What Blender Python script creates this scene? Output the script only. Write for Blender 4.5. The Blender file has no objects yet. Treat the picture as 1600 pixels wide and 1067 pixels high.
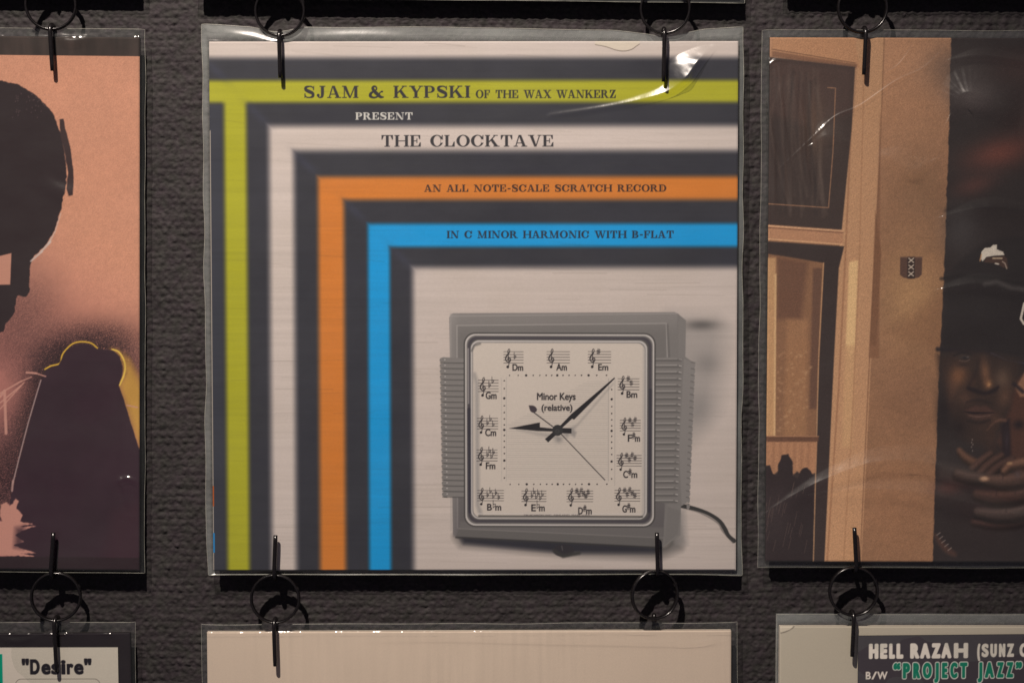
import bpy, math, random
import numpy as np
from mathutils import Vector

# ------------------------------------------------------------------ camera, lamp, exposure
sc = bpy.context.scene
COL = sc.collection
S = 0.3814e-3                      # metres per photo pixel on the plane of the jackets
LENS, PITCH, DIST, CARD_Y = 50.1, math.radians(2.0), 0.85, -0.0105
cam_d = bpy.data.cameras.new('camera')
cam_d.lens = LENS; cam_d.sensor_width = 36.0; cam_d.clip_start = 0.01; cam_d.clip_end = 60
cam = bpy.data.objects.new('camera', cam_d); COL.objects.link(cam)
CAM = Vector((0, CARD_Y - DIST*math.cos(PITCH), DIST*math.sin(PITCH)))
cam.location = CAM; cam.rotation_euler = (math.pi/2 - PITCH, 0, 0)
sc.camera = cam

w = bpy.data.worlds.new('World'); sc.world = w; w.use_nodes = True
bg = w.node_tree.nodes['Background']
bg.inputs[0].default_value = (0.90, 0.80, 1.0, 1); bg.inputs[1].default_value = 0.085

lamp_d = bpy.data.lights.new('gallery_spot', 'SPOT')
lamp_d.energy = 214; lamp_d.color = (1.0, 0.872, 0.765); lamp_d.shadow_soft_size = 0.018
lamp_d.spot_size = math.radians(38); lamp_d.spot_blend = 1.0
lamp = bpy.data.objects.new('gallery_spot', lamp_d); COL.objects.link(lamp)
lamp.location = (-0.40, -1.03, 1.33)
lamp.rotation_euler = (Vector((-0.08, 0, 0.13)) - lamp.location).to_track_quat('-Z', 'Y').to_euler()

vs = sc.view_settings
sc.display_settings.display_device = 'sRGB'
vs.view_transform = 'Standard'; vs.look = 'None'; vs.exposure = 0.0; vs.gamma = 1.0
vs.use_curve_mapping = False
sc.render.engine = 'CYCLES'
sc.cycles.transparent_max_bounces = 24
sc.cycles.max_bounces = 10
sc.cycles.use_denoising = True

def at(px, py, y):
    """the point that the photograph shows at pixel (px, py), y metres in front of the wall"""
    k = 36.0/LENS/1600
    dx, dy = (px-800)*k, (533.5-py)*k
    d = Vector((dx, math.cos(PITCH)+dy*math.sin(PITCH), -math.sin(PITCH)+dy*math.cos(PITCH)))
    return CAM + d*((y-CAM.y)/d.y)

# ------------------------------------------------------------------ noise
def vnoise(X, Y, sx, sy, seed):
    r = np.random.RandomState(seed)
    gx, gy = X/sx, Y/sy
    ix, iy = np.floor(gx).astype(int), np.floor(gy).astype(int)
    ox, oy = ix.min(), iy.min()
    L = r.rand(iy.max()-oy+2, ix.max()-ox+2).astype(np.float32)*2-1
    fx, fy = gx-ix, gy-iy
    fx = (fx*fx*(3-2*fx))[None, :]; fy = (fy*fy*(3-2*fy))[:, None]
    ix, iy = ix-ox, iy-oy
    a = L[iy][:, ix]; b = L[iy][:, ix+1]; c = L[iy+1][:, ix]; d = L[iy+1][:, ix+1]
    return ((a*(1-fx)+b*fx)*(1-fy) + (c*(1-fx)+d*fx)*fy).astype(np.float32)

def fbm(X, Y, sx, sy, seed, octs=4, gain=.55):
    o = 0; a = 1.0; t = 0
    for k in range(octs):
        o = o + a*vnoise(X, Y, sx/2**k, sy/2**k, seed+k*17); t += a; a *= gain
    return o/t

# ------------------------------------------------------------------ print artwork, worked out per point of the printed sheet
def sd_edges(px, py, A, B):
    sh = np.broadcast(px, py).shape
    best = np.full(sh, 1e18, np.float32); par = np.zeros(sh, bool)
    for (ax, ay), (bx, by) in zip(A, B):
        ex, ey = bx-ax, by-ay
        q = ex*ex+ey*ey
        wx, wy = px-ax, py-ay
        t = np.clip((wx*ex+wy*ey)/q, 0, 1) if q > 0 else 0
        dx, dy = wx-t*ex, wy-t*ey
        best = np.minimum(best, dx*dx+dy*dy)
        if ay != by:
            c = (ay > py) != (by > py)
            par ^= c & (px < ax+(py-ay)*ex/ey)
    d = np.sqrt(best)
    return np.where(par, -d, d)

def sd_poly(px, py, pts):
    p = [tuple(q) for q in pts]
    return sd_edges(px, py, p, p[1:]+p[:1])

def spline(pts, n=6):
    """smooth a run of (x, y[, r]) points"""
    P = [np.array(p, float) for p in pts]
    P = [2*P[0]-P[1]] + P + [2*P[-1]-P[-2]]
    o = []
    for i in range(1, len(P)-2):
        for k in range(n):
            t = k/n
            o.append(.5*((2*P[i])+(-P[i-1]+P[i+1])*t+(2*P[i-1]-5*P[i]+4*P[i+1]-P[i+2])*t*t+(-P[i-1]+3*P[i]-3*P[i+1]+P[i+2])*t**3))
    o.append(P[-2]); return o

class Art:
    def __init__(s, xs, ys, base):
        s.X, s.Y = xs.astype(np.float64), ys.astype(np.float64)
        s.C = np.empty((len(ys), len(xs), 3), np.float32); s.C[:] = base
    def win(s, x0, y0, x1, y1):
        i0, i1 = np.searchsorted(s.X, [x0, x1]); j0, j1 = np.searchsorted(s.Y, [y0, y1])
        return slice(j0, j1), slice(i0, i1)
    def grid(s, w): return s.X[w[1]][None, :], s.Y[w[0]][:, None]
    def mix(s, w, m, col):
        m = np.asarray(m, np.float32)[..., None]
        s.C[w] = s.C[w]*(1-m) + np.asarray(col, np.float32)*m
    def mul(s, w, f): s.C[w] *= np.asarray(f, np.float32)[..., None]
    def sdf(s, w, sd, col, soft=1.0, a=1.0): s.mix(w, a*np.clip(.5-sd/soft, 0, 1), col)
    def poly(s, pts, col, soft=1.0, a=1.0, jit=0, seed=1):
        q = np.array(pts, float); m = soft+3+abs(jit)
        w = s.win(q[:, 0].min()-m, q[:, 1].min()-m, q[:, 0].max()+m, q[:, 1].max()+m)
        x, y = s.grid(w)
        if x.size == 0 or y.size == 0: return
        sd = sd_poly(x, y, pts)
        if jit: sd = sd + jit*fbm(s.X[w[1]], s.Y[w[0]], 9, 9, seed, 3)
        s.sdf(w, sd, col, soft, a)
    def rect(s, x0, y0, x1, y1, col, soft=1.0, a=1.0): s.poly([(x0, y0), (x1, y0), (x1, y1), (x0, y1)], col, soft, a)
    def line(s, pts, r, col, soft=1.0, a=1.0, sm=0):
        pts = [tuple(p) if len(p) == 3 else (p[0], p[1], r) for p in pts]
        if sm: pts = spline(pts, sm)
        q = np.array(pts, float); m = q[:, 2].max()+soft+2
        w = s.win(q[:, 0].min()-m, q[:, 1].min()-m, q[:, 0].max()+m, q[:, 1].max()+m)
        x, y = s.grid(w)
        if x.size == 0 or y.size == 0: return
        sd = np.full(np.broadcast(x, y).shape, 1e9, np.float32)
        for a0, b0 in zip(q[:-1], q[1:]):
            ex, ey = b0[0]-a0[0], b0[1]-a0[1]; qq = ex*ex+ey*ey+1e-12
            t = np.clip(((x-a0[0])*ex+(y-a0[1])*ey)/qq, 0, 1)
            sd = np.minimum(sd, np.hypot(x-a0[0]-t*ex, y-a0[1]-t*ey)-(a0[2]+(b0[2]-a0[2])*t))
        s.sdf(w, sd, col, soft, a)
    def blob(s, cx, cy, rx, ry, col, a=1.0, hard=0.0, rot=0.0):
        """soft spot; hard 0 = gaussian, 1 = crisp ellipse"""
        m = 2.6 if hard < 1 else 1.1; R = max(rx, ry)*m
        w = s.win(cx-R, cy-R, cx+R, cy+R); x, y = s.grid(w)
        if x.size == 0 or y.size == 0: return
        c, sn = math.cos(rot), math.sin(rot)
        u = ((x-cx)*c+(y-cy)*sn)/rx; v = (-(x-cx)*sn+(y-cy)*c)/ry
        d = np.hypot(u, v)
        g = np.exp(-d*d*1.2) if hard == 0 else np.clip((1-d)/max(1e-3, 1-hard)+.5*hard, 0, 1)
        s.mix(w, a*g, col)
    def glyph(s, prims, col, soft=1.0, a=1.0, grow=0.0, box=None):
        """prims: ('+'/'-', points) or ('e', A, B) edge soup"""
        w = s.win(box[0]-3, box[1]-3, box[2]+3, box[3]+3); x, y = s.grid(w)
        if x.size == 0 or y.size == 0: return
        sd = np.full(np.broadcast(x, y).shape, 1e9, np.float32)
        for p in prims:
            if p[0] == 'e': sd = np.minimum(sd, sd_edges(x, y, p[1], p[2]))
            else:
                d = sd_poly(x, y, p[1])
                sd = np.minimum(sd, d) if p[0] == '+' else np.maximum(sd, -d)
        s.sdf(w, sd-grow, col, soft, a)

# wide engraved roman capitals, drawn as thick and thin strokes (cap height 1)
T, t = .245, .06
def R(x0, y0, x1, y1): return ('+', [(x0, y0), (x1, y0), (x1, y1), (x0, y1)])
def P(*p): return ('+', list(p))
def EL(cx, cy, rx, ry, a0=0, a1=360, n=26, op='+'):
    return (op, [(cx+rx*math.cos(math.radians(a0+(a1-a0)*k/n)), cy+ry*math.sin(math.radians(a0+(a1-a0)*k/n))) for k in range(n+(0 if a1-a0 == 360 else 1))])
def SER(x0, x1, y): return R(x0, 0, x1, t) if y == 0 else R(x0, 1-t, x1, 1)
def STEM(x, s=.10): return [R(x, 0, x+T, 1), SER(x-s, x+T+s, 0), SER(x-s, x+T+s, 1)]
def BOWL(xs, cx, y0, y1, rx, thick):
    h = (y1-y0)/2; c = (y0+y1)/2
    return [EL(cx, c, rx, h, -90, 90), EL(cx, c, rx-thick, h-t, -90, 90, op='-'), R(xs, y0, cx+.01, y0+t), R(xs, y1-t, cx+.01, y1)]
def VAR(pts, n=5):
    q = spline(pts, n); o = []
    for a, b in zip(q[:-1], q[1:]):
        d = b[:2]-a[:2]; L = np.hypot(*d)+1e-9; nn = np.array([-d[1], d[0]])/L
        o.append(('+', [tuple(a[:2]+nn*a[2]), tuple(b[:2]+nn*b[2]), tuple(b[:2]-nn*b[2]), tuple(a[:2]-nn*a[2])]))
        o.append(EL(b[0], b[1], b[2], b[2], n=8))
    return o
FONT = {
 'A': (1.20, [P((.44, 1), (.66, 1), (1.08, 0), (.82, 0)), P((.44, 1), (.53, 1), (.21, 0), (.13, 0)), R(.26, .28, .88, .28+t), SER(0, .36, 0), SER(.68, 1.2, 0)]),
 'B': (1.02, BOWL(.2, .52, .48, 1, .38, .24)+BOWL(.2, .54, 0, .48+t, .44, .26)+STEM(.1)),
 'C': (1.18, [EL(.58, .5, .58, .52), EL(.62, .5, .33, .52-t, op='-'), ('-', [(.93, .34), (1.4, .30), (1.4, .68), (.93, .64)]), R(1.05, .62, 1.12, 1.0), P((1.05, .62), (1.12, .62), (1.12, .82), (.98, .86))]),
 'D': (1.18, BOWL(.2, .54, 0, 1, .58, .26)+STEM(.1)),
 'E': (1.02, STEM(.1)+[R(.2, 1-t, .92, 1), R(.2, 0, .97, t), R(.3, .47, .62, .47+t), P((.85, .66), (.92, .66), (.92, 1), (.72, 1)), P((.90, .36), (.97, .36), (.97, 0), (.72, 0)), P((.60, .32), (.66, .32), (.66, .70), (.60, .70))]),
 'F': (.96, STEM(.1)+[R(.2, 1-t, .90, 1), R(.3, .47, .62, .47+t), P((.83, .64), (.90, .64), (.90, 1), (.70, 1)), P((.60, .32), (.66, .32), (.66, .70), (.60, .70))]),
 'H': (1.30, STEM(.1)+STEM(.96)+[R(.3, .47, 1.0, .47+t)]),
 'I': (.46, STEM(.11)),
 'J': (.86, [R(.42, .28, .42+T, 1), SER(.30, .78, 1)]+VAR([(.535, .30, .117), (.50, .12, .10), (.34, .03, .05), (.2, .09, .05), (.17, .2, .09)])+[EL(.17, .22, .12, .12, n=12)]),
 'K': (1.28, STEM(.1)+[P((.3, .40), (.38, .36), (.98, 1), (.88, 1)), P((.46, .58), (.66, .70), (1.2, 0), (.90, 0)), SER(.74, 1.14, 1), SER(.76, 1.30, 0)]),
 'L': (.98, STEM(.1)+[R(.2, 0, .92, t), P((.85, .42), (.92, .42), (.92, 0), (.66, 0))]),
 'M': (1.50, [R(.17, 0, .17+t, 1), R(1.08, 0, 1.08+T, 1), P((.08, 1), (.36, 1), (.76, .0), (.62, .0)), P((.66, 0), (.74, 0), (1.16, 1), (1.08, 1)), SER(.02, .40, 0), SER(.98, 1.42, 0), SER(.02, .3, 1), SER(1.08, 1.42, 1)]),
 'N': (1.32, [R(.18, 0, .18+t, 1), R(1.06, 0, 1.06+t, 1), P((.10, 1), (.38, 1), (1.13, 0), (.88, 0)), SER(.03, .40, 0), SER(.02, .3, 1), SER(.92, 1.28, 1)]),
 'O': (1.22, [EL(.61, .5, .60, .52), EL(.61, .5, .33, .52-t, op='-')]),
 'P': (1.00, BOWL(.2, .52, .42, 1, .42, .25)+STEM(.1)),
 'R': (1.22, BOWL(.2, .52, .46, 1, .40, .25)+STEM(.1)+[P((.46, .5), (.72, .5), (1.12, 0), (.84, 0)), SER(.8, 1.22, 0)]),
 'S': (1.00, VAR([(.86, .80, .035), (.72, .93, .045), (.48, .965, .05), (.20, .88, .10), (.20, .68, .125), (.48, .53, .14), (.78, .38, .125), (.80, .14, .10), (.54, .035, .05), (.26, .06, .045), (.12, .22, .035)])+[P((.84, .66), (.90, .66), (.90, 1), (.84, .94)), P((.08, .36), (.14, .36), (.14, .06), (.08, 0))]),
 'T': (1.12, [R(.44, 0, .44+T, 1), SER(.32, .80, 0), R(.05, 1-t, 1.07, 1), P((.05, .62), (.11, .62), (.28, 1), (.05, 1)), P((1.07, .62), (1.01, .62), (.84, 1), (1.07, 1))]),
 'V': (1.20, [P((.12, 1), (.40, 1), (.76, 0), (.56, 0)), P((1.0, 1), (1.08, 1), (.74, 0), (.66, 0)), SER(0, .52, 1), SER(.86, 1.2, 1)]),
 'W': (1.72, [P((.10, 1), (.36, 1), (.68, 0), (.50, 0)), P((.86, 1), (.94, 1), (.67, 0), (.59, 0)), P((.74, 1), (1.0, 1), (1.30, 0), (1.12, 0)), P((1.52, 1), (1.60, 1), (1.29, 0), (1.21, 0)), SER(0, .48, 1), SER(.62, 1.12, 1), SER(1.38, 1.72, 1)]),
 'X': (1.24, [P((.08, 1), (.38, 1), (1.14, 0), (.84, 0)), P((.96, 1), (1.05, 1), (.28, 0), (.18, 0)), SER(0, .5, 1), SER(.82, 1.18, 1), SER(.04, .40, 0), SER(.72, 1.24, 0)]),
 'Y': (1.18, [P((.10, 1), (.38, 1), (.72, .46), (.46, .44)), P((.98, 1), (1.06, 1), (.70, .46), (.62, .48)), R(.46, 0, .46+T, .5), SER(0, .5, 1), SER(.84, 1.18, 1), SER(.34, .82, 0)]),
 'Z': (1.06, [P((.68, 1), (.98, 1), (.36, 0), (.06, 0)), R(.1, 1-t, .98, 1), R(.06, 0, 1.0, t), P((.1, .64), (.16, .64), (.34, 1), (.1, 1)), P((1.0, .38), (.94, .38), (.74, 0), (1.0, 0))]),
 '&': (1.36, VAR([(1.18, .50, .035), (1.02, .46, .04), (.90, .28, .05), (.72, .08, .06), (.42, .02, .07), (.15, .16, .12), (.22, .40, .10), (.50, .56, .05), (.70, .74, .05), (.62, .94, .06), (.44, .94, .08), (.36, .78, .11), (.52, .54, .135), (.80, .28, .14), (1.04, .08, .11), (1.28, .06, .05)])+[EL(1.16, .52, .1, .07, n=12)]),
 '-': (.62, [R(.1, .36, .52, .50)]),
 ' ': (.62, []),
}
def serif(art, s, x0, x1, ybase, cap, col, soft=1.0, a=1.0, gap=.10, grow=0.0, small=None):
    """caps, fitted between x0 and x1; small = share of cap height that letters after the first of a word have"""
    sizes = []
    for i, ch in enumerate(s):
        sizes.append(1.0 if (small is None or i == 0 or s[i-1] in ' -') else small)
    adv = sum((FONT[c][0]+gap)*z for c, z in zip(s, sizes))
    k = (x1-x0)/adv; x = x0
    for c, z in zip(s, sizes):
        wd, pr = FONT[c]; sx, sy = k*z, cap*z
        q = [(o, [(x+u*sx, ybase-v*sy) for u, v in pts]) for o, pts in pr]
        if q: art.glyph(q, col, soft, a, grow, (x-1, ybase-sy*1.06, x+wd*sx+1, ybase+sy*.06))
        x += (wd+gap)*sx
_gc = {}
def sans_edges(s):
    if s not in _gc:
        c = bpy.data.curves.new('tmp', 'FONT'); c.body = s
        o = bpy.data.objects.new('tmp', c); COL.objects.link(o)
        m = bpy.data.meshes.new_from_object(o)
        n = {}
        for p in m.polygons:
            for e in p.edge_keys: n[e] = n.get(e, 0)+1
        v = [(q.co.x, q.co.y) for q in m.vertices]
        E = [e for e, kk in n.items() if kk == 1]
        _gc[s] = (np.array([v[e[0]] for e in E]), np.array([v[e[1]] for e in E]))
        bpy.data.objects.remove(o); bpy.data.meshes.remove(m); bpy.data.curves.remove(c)
    return _gc[s]
def sans(art, s, x0, x1, ybase, cap, col, soft=1.0, a=1.0, grow=0.0, tilt=0.0):
    """built-in grotesque, fitted between x0 and x1 with capital height cap; grow makes it bolder; tilt = rise per pixel"""
    A, B = sans_edges(s)
    lo, hi = min(A[:, 0].min(), B[:, 0].min()), max(A[:, 0].max(), B[:, 0].max())
    k = (x1-x0)/(hi-lo)
    f = lambda q: np.stack([x0+(q[:, 0]-lo)*k, ybase-q[:, 1]*cap/.69-(q[:, 0]-lo)*k*tilt], 1)
    A, B = f(A), f(B)
    b = (x0-2-grow, min(A[:, 1].min(), B[:, 1].min())-2-grow, x1+2+grow, max(A[:, 1].max(), B[:, 1].max())+2+grow)
    art.glyph([('e', [tuple(p) for p in A], [tuple(p) for p in B])], col, soft, a, grow, b)

def sstep(a, b, x):
    q = np.clip((x-a)/(b-a), 0, 1); return q*q*(3-2*q)

# ------------------------------------------------------------------ meshes and materials
def raw_mesh(name, V, F4=None, Fn=None):
    me = bpy.data.meshes.new(name)
    V = np.asarray(V, np.float32)
    me.vertices.add(len(V)); me.vertices.foreach_set('co', V.ravel())
    F = np.asarray(F4, np.int32)
    me.loops.add(F.size); me.polygons.add(len(F))
    me.loops.foreach_set('vertex_index', F.ravel())
    me.polygons.foreach_set('loop_start', np.arange(len(F), dtype=np.int32)*4)
    me.polygons.foreach_set('use_smooth', np.ones(len(F), bool))
    me.update(calc_edges=True); me.validate()
    return me
def grid_faces(ny, nx):
    i = np.arange(ny*nx, dtype=np.int32).reshape(ny, nx)
    return np.stack([i[:-1, :-1], i[:-1, 1:], i[1:, 1:], i[1:, :-1]], -1).reshape(-1, 4), i
def perim(i): return np.concatenate([i[0, :-1], i[:-1, -1], i[-1, :0:-1], i[:0:-1, 0]])
def link(name, me, mat, parent=None):
    o = bpy.data.objects.new(name, me); COL.objects.link(o)
    if mat: me.materials.append(mat)
    if parent: o.parent = parent
    return o
def empty(name, loc, roll=0):
    o = bpy.data.objects.new(name, None); COL.objects.link(o)
    o.location = loc; o.rotation_euler = (0, roll, 0); o.empty_display_size = .01
    return o
def tag(o, label=None, cat=None, group=None, kind=None):
    if label: o['label'] = label
    if cat: o['category'] = cat
    if group: o['group'] = group
    if kind: o['kind'] = kind
def box_mesh(name, boxes):
    V, F = [], []
    for (x0, y0, z0, x1, y1, z1) in boxes:
        b = len(V)
        V += [(x0, y0, z0), (x1, y0, z0), (x1, y0, z1), (x0, y0, z1), (x0, y1, z0), (x1, y1, z0), (x1, y1, z1), (x0, y1, z1)]
        F += [(b, b+1, b+2, b+3), (b+5, b+4, b+7, b+6), (b+4, b, b+3, b+7), (b+1, b+5, b+6, b+2), (b+3, b+2, b+6, b+7), (b+4, b+5, b+1, b)]
    me = raw_mesh(name, V, F); me.polygons.foreach_set('use_smooth', np.zeros(len(F), bool)); return me
def tube_mesh(name, paths, n=12, closed=False, cap=True, deep=1.0):
    """paths: runs of (x, y, z, r)"""
    V, F = [], []
    for path in paths:
        p = np.array(path, float); m = len(p); b = len(V)
        for i in range(m):
            if closed: d = p[(i+1) % m, :3]-p[i-1, :3]
            else: d = p[min(i+1, m-1), :3]-p[max(i-1, 0), :3]
            d /= np.linalg.norm(d)
            ref = np.array([1, 0, 0]) if abs(d[0]) < .9 else np.array([0, 1, 0])
            if closed: ref = np.array([0, 1, 0])
            u = np.cross(d, ref); u /= np.linalg.norm(u); v = np.cross(d, u)
            for k in range(n):
                a = 2*math.pi*k/n
                V.append(p[i, :3]+p[i, 3]*(u*math.cos(a)+v*math.sin(a))*np.array([1, deep, 1]))
        for i in range(m if closed else m-1):
            j = (i+1) % m
            for k in range(n):
                F.append((b+i*n+k, b+i*n+(k+1) % n, b+j*n+(k+1) % n, b+j*n+k))
        if cap and not closed:
            for e in (0, m-1):
                r0 = b+e*n
                c = len(V); V.append(p[e, :3])
                for k in range(0, n, 2): F.append((c, r0+k, r0+(k+1) % n, r0+(k+2) % n) if e else (c, r0+(k+2) % n, r0+(k+1) % n, r0+k))
    return raw_mesh(name, V, F)

def mat(name):
    m = bpy.data.materials.new(name); m.use_nodes = True
    nt = m.node_tree; return m, nt, nt.nodes['Principled BSDF'], nt.nodes['Material Output']
def nd(nt, typ, **kw):
    n = nt.nodes.new(typ)
    for k, v in kw.items():
        if k.startswith('i_'): n.inputs[k[2:].replace('_', ' ')].default_value = v
        else: setattr(n, k, v)
    return n
def noise_node(nt, scale, detail=4, rough=.6, stretch=None):
    tc = nd(nt, 'ShaderNodeTexCoord'); n = nd(nt, 'ShaderNodeTexNoise', i_Scale=scale, i_Detail=detail, i_Roughness=rough)
    if stretch:
        mp = nd(nt, 'ShaderNodeMapping'); mp.inputs['Scale'].default_value = stretch
        nt.links.new(tc.outputs['Object'], mp.inputs['Vector']); nt.links.new(mp.outputs[0], n.inputs['Vector'])
    else: nt.links.new(tc.outputs['Object'], n.inputs['Vector'])
    return n

def print_material(name, rough=.62, grain=(0.96, 1.04)):
    m, nt, b, out = mat(name)
    at_ = nd(nt, 'ShaderNodeVertexColor', layer_name='print')
    n = noise_node(nt, 900, 3, .7)
    mr = nd(nt, 'ShaderNodeMapRange'); mr.inputs[1].default_value = .25; mr.inputs[2].default_value = .75
    mr.inputs[3].default_value = grain[0]; mr.inputs[4].default_value = grain[1]
    nt.links.new(n.outputs[0], mr.inputs[0])
    mx = nd(nt, 'ShaderNodeVectorMath', operation='SCALE')
    nt.links.new(at_.outputs[0], mx.inputs[0]); nt.links.new(mr.outputs[0], mx.inputs['Scale'])
    nt.links.new(mx.outputs[0], b.inputs['Base Color'])
    b.inputs['Roughness'].default_value = rough; b.inputs['Specular IOR Level'].default_value = .10
    bp = nd(nt, 'ShaderNodeBump', i_Strength=.10, i_Distance=.0003)
    n2 = noise_node(nt, 260, 4, .6, (.25, 1, 1.4)); nt.links.new(n2.outputs[0], bp.inputs['Height'])
    nt.links.new(bp.outputs[0], b.inputs['Normal'])
    return m
def plain_material(name, col, rough=.6, spec=.3, metal=0, var=.12, scale=300, bump=.15):
    m, nt, b, out = mat(name)
    n = noise_node(nt, scale, 4, .6)
    cr = nd(nt, 'ShaderNodeValToRGB')
    cr.color_ramp.elements[0].color = (*[c*(1-var) for c in col], 1); cr.color_ramp.elements[1].color = (*[min(1, c*(1+var)) for c in col], 1)
    cr.color_ramp.elements[0].position = .3; cr.color_ramp.elements[1].position = .7
    nt.links.new(n.outputs[0], cr.inputs[0]); nt.links.new(cr.outputs[0], b.inputs['Base Color'])
    b.inputs['Roughness'].default_value = rough; b.inputs['Specular IOR Level'].default_value = spec; b.inputs['Metallic'].default_value = metal
    if bump:
        bp = nd(nt, 'ShaderNodeBump', i_Strength=bump, i_Distance=.0004)
        nt.links.new(n.outputs[0], bp.inputs['Height']); nt.links.new(bp.outputs[0], b.inputs['Normal'])
    return m
def film_material(name, haze, gloss=1.3, rough=.16, tint=(.97, .98, .97)):
    """clear soft plastic film: see-through, glossy at its own angle, slightly milky"""
    m, nt, b, out = mat(name); nt.nodes.remove(b)
    tr = nd(nt, 'ShaderNodeBsdfTransparent'); tr.inputs[0].default_value = (*tint, 1)
    gl = nd(nt, 'ShaderNodeBsdfGlossy'); gl.inputs['Roughness'].default_value = rough
    df = nd(nt, 'ShaderNodeBsdfDiffuse'); df.inputs[0].default_value = (.80, .86, .84, 1)
    bp = nd(nt, 'ShaderNodeBump', i_Strength=.25, i_Distance=.0006)
    nb = noise_node(nt, 90, 4, .6, (1, 1, .6)); nt.links.new(nb.outputs[0], bp.inputs['Height'])
    nt.links.new(bp.outputs[0], gl.inputs['Normal'])
    # Schlick reflectance, the same from both sides of the film
    ge = nd(nt, 'ShaderNodeNewGeometry'); dt = nd(nt, 'ShaderNodeVectorMath', operation='DOT_PRODUCT')
    nt.links.new(ge.outputs['Normal'], dt.inputs[0]); nt.links.new(ge.outputs['Incoming'], dt.inputs[1])
    ab = nd(nt, 'ShaderNodeMath', operation='ABSOLUTE'); nt.links.new(dt.outputs['Value'], ab.inputs[0])
    su = nd(nt, 'ShaderNodeMath', operation='SUBTRACT', use_clamp=True); su.inputs[0].default_value = 1; nt.links.new(ab.outputs[0], su.inputs[1])
    po = nd(nt, 'ShaderNodeMath', operation='POWER'); po.inputs[1].default_value = 5; nt.links.new(su.outputs[0], po.inputs[0])
    k = nd(nt, 'ShaderNodeMath', operation='MULTIPLY_ADD', use_clamp=True); k.inputs[1].default_value = .8; k.inputs[2].default_value = .038*gloss
    nt.links.new(po.outputs[0], k.inputs[0])
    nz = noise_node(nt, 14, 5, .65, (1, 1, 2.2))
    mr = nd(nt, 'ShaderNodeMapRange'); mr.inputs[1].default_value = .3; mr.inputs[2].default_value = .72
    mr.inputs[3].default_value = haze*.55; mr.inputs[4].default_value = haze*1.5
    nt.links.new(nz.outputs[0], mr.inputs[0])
    sc_ = nd(nt, 'ShaderNodeAttribute', attribute_name='margin_sheen'); hz = nd(nt, 'ShaderNodeMath', operation='MULTIPLY', use_clamp=True)  # per-vertex haze gain, imitates the sheen of the film's margins
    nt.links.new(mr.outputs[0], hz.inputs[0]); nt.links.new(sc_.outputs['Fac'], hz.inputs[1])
    m1 = nd(nt, 'ShaderNodeMixShader'); m2 = nd(nt, 'ShaderNodeMixShader')
    nt.links.new(hz.outputs[0], m1.inputs[0]); nt.links.new(tr.outputs[0], m1.inputs[1]); nt.links.new(df.outputs[0], m1.inputs[2])
    nt.links.new(k.outputs[0], m2.inputs[0]); nt.links.new(m1.outputs[0], m2.inputs[1]); nt.links.new(gl.outputs[0], m2.inputs[2])
    nt.links.new(m2.outputs[0], out.inputs['Surface'])
    return m

M_PRINT = print_material('printed_card')
M_CARD = plain_material('raw_cream_card', (.62, .54, .46), .75, .2, var=.08, scale=500)
M_DARKCARD = plain_material('dark_card', (.016, .012, .012), .6, .3, var=.3, scale=400)
M_METAL = plain_material('black_lacquered_steel', (.007, .006, .0065), .22, .5, metal=0, var=.4, scale=700, bump=.12)
M_SEAM = {}

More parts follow.
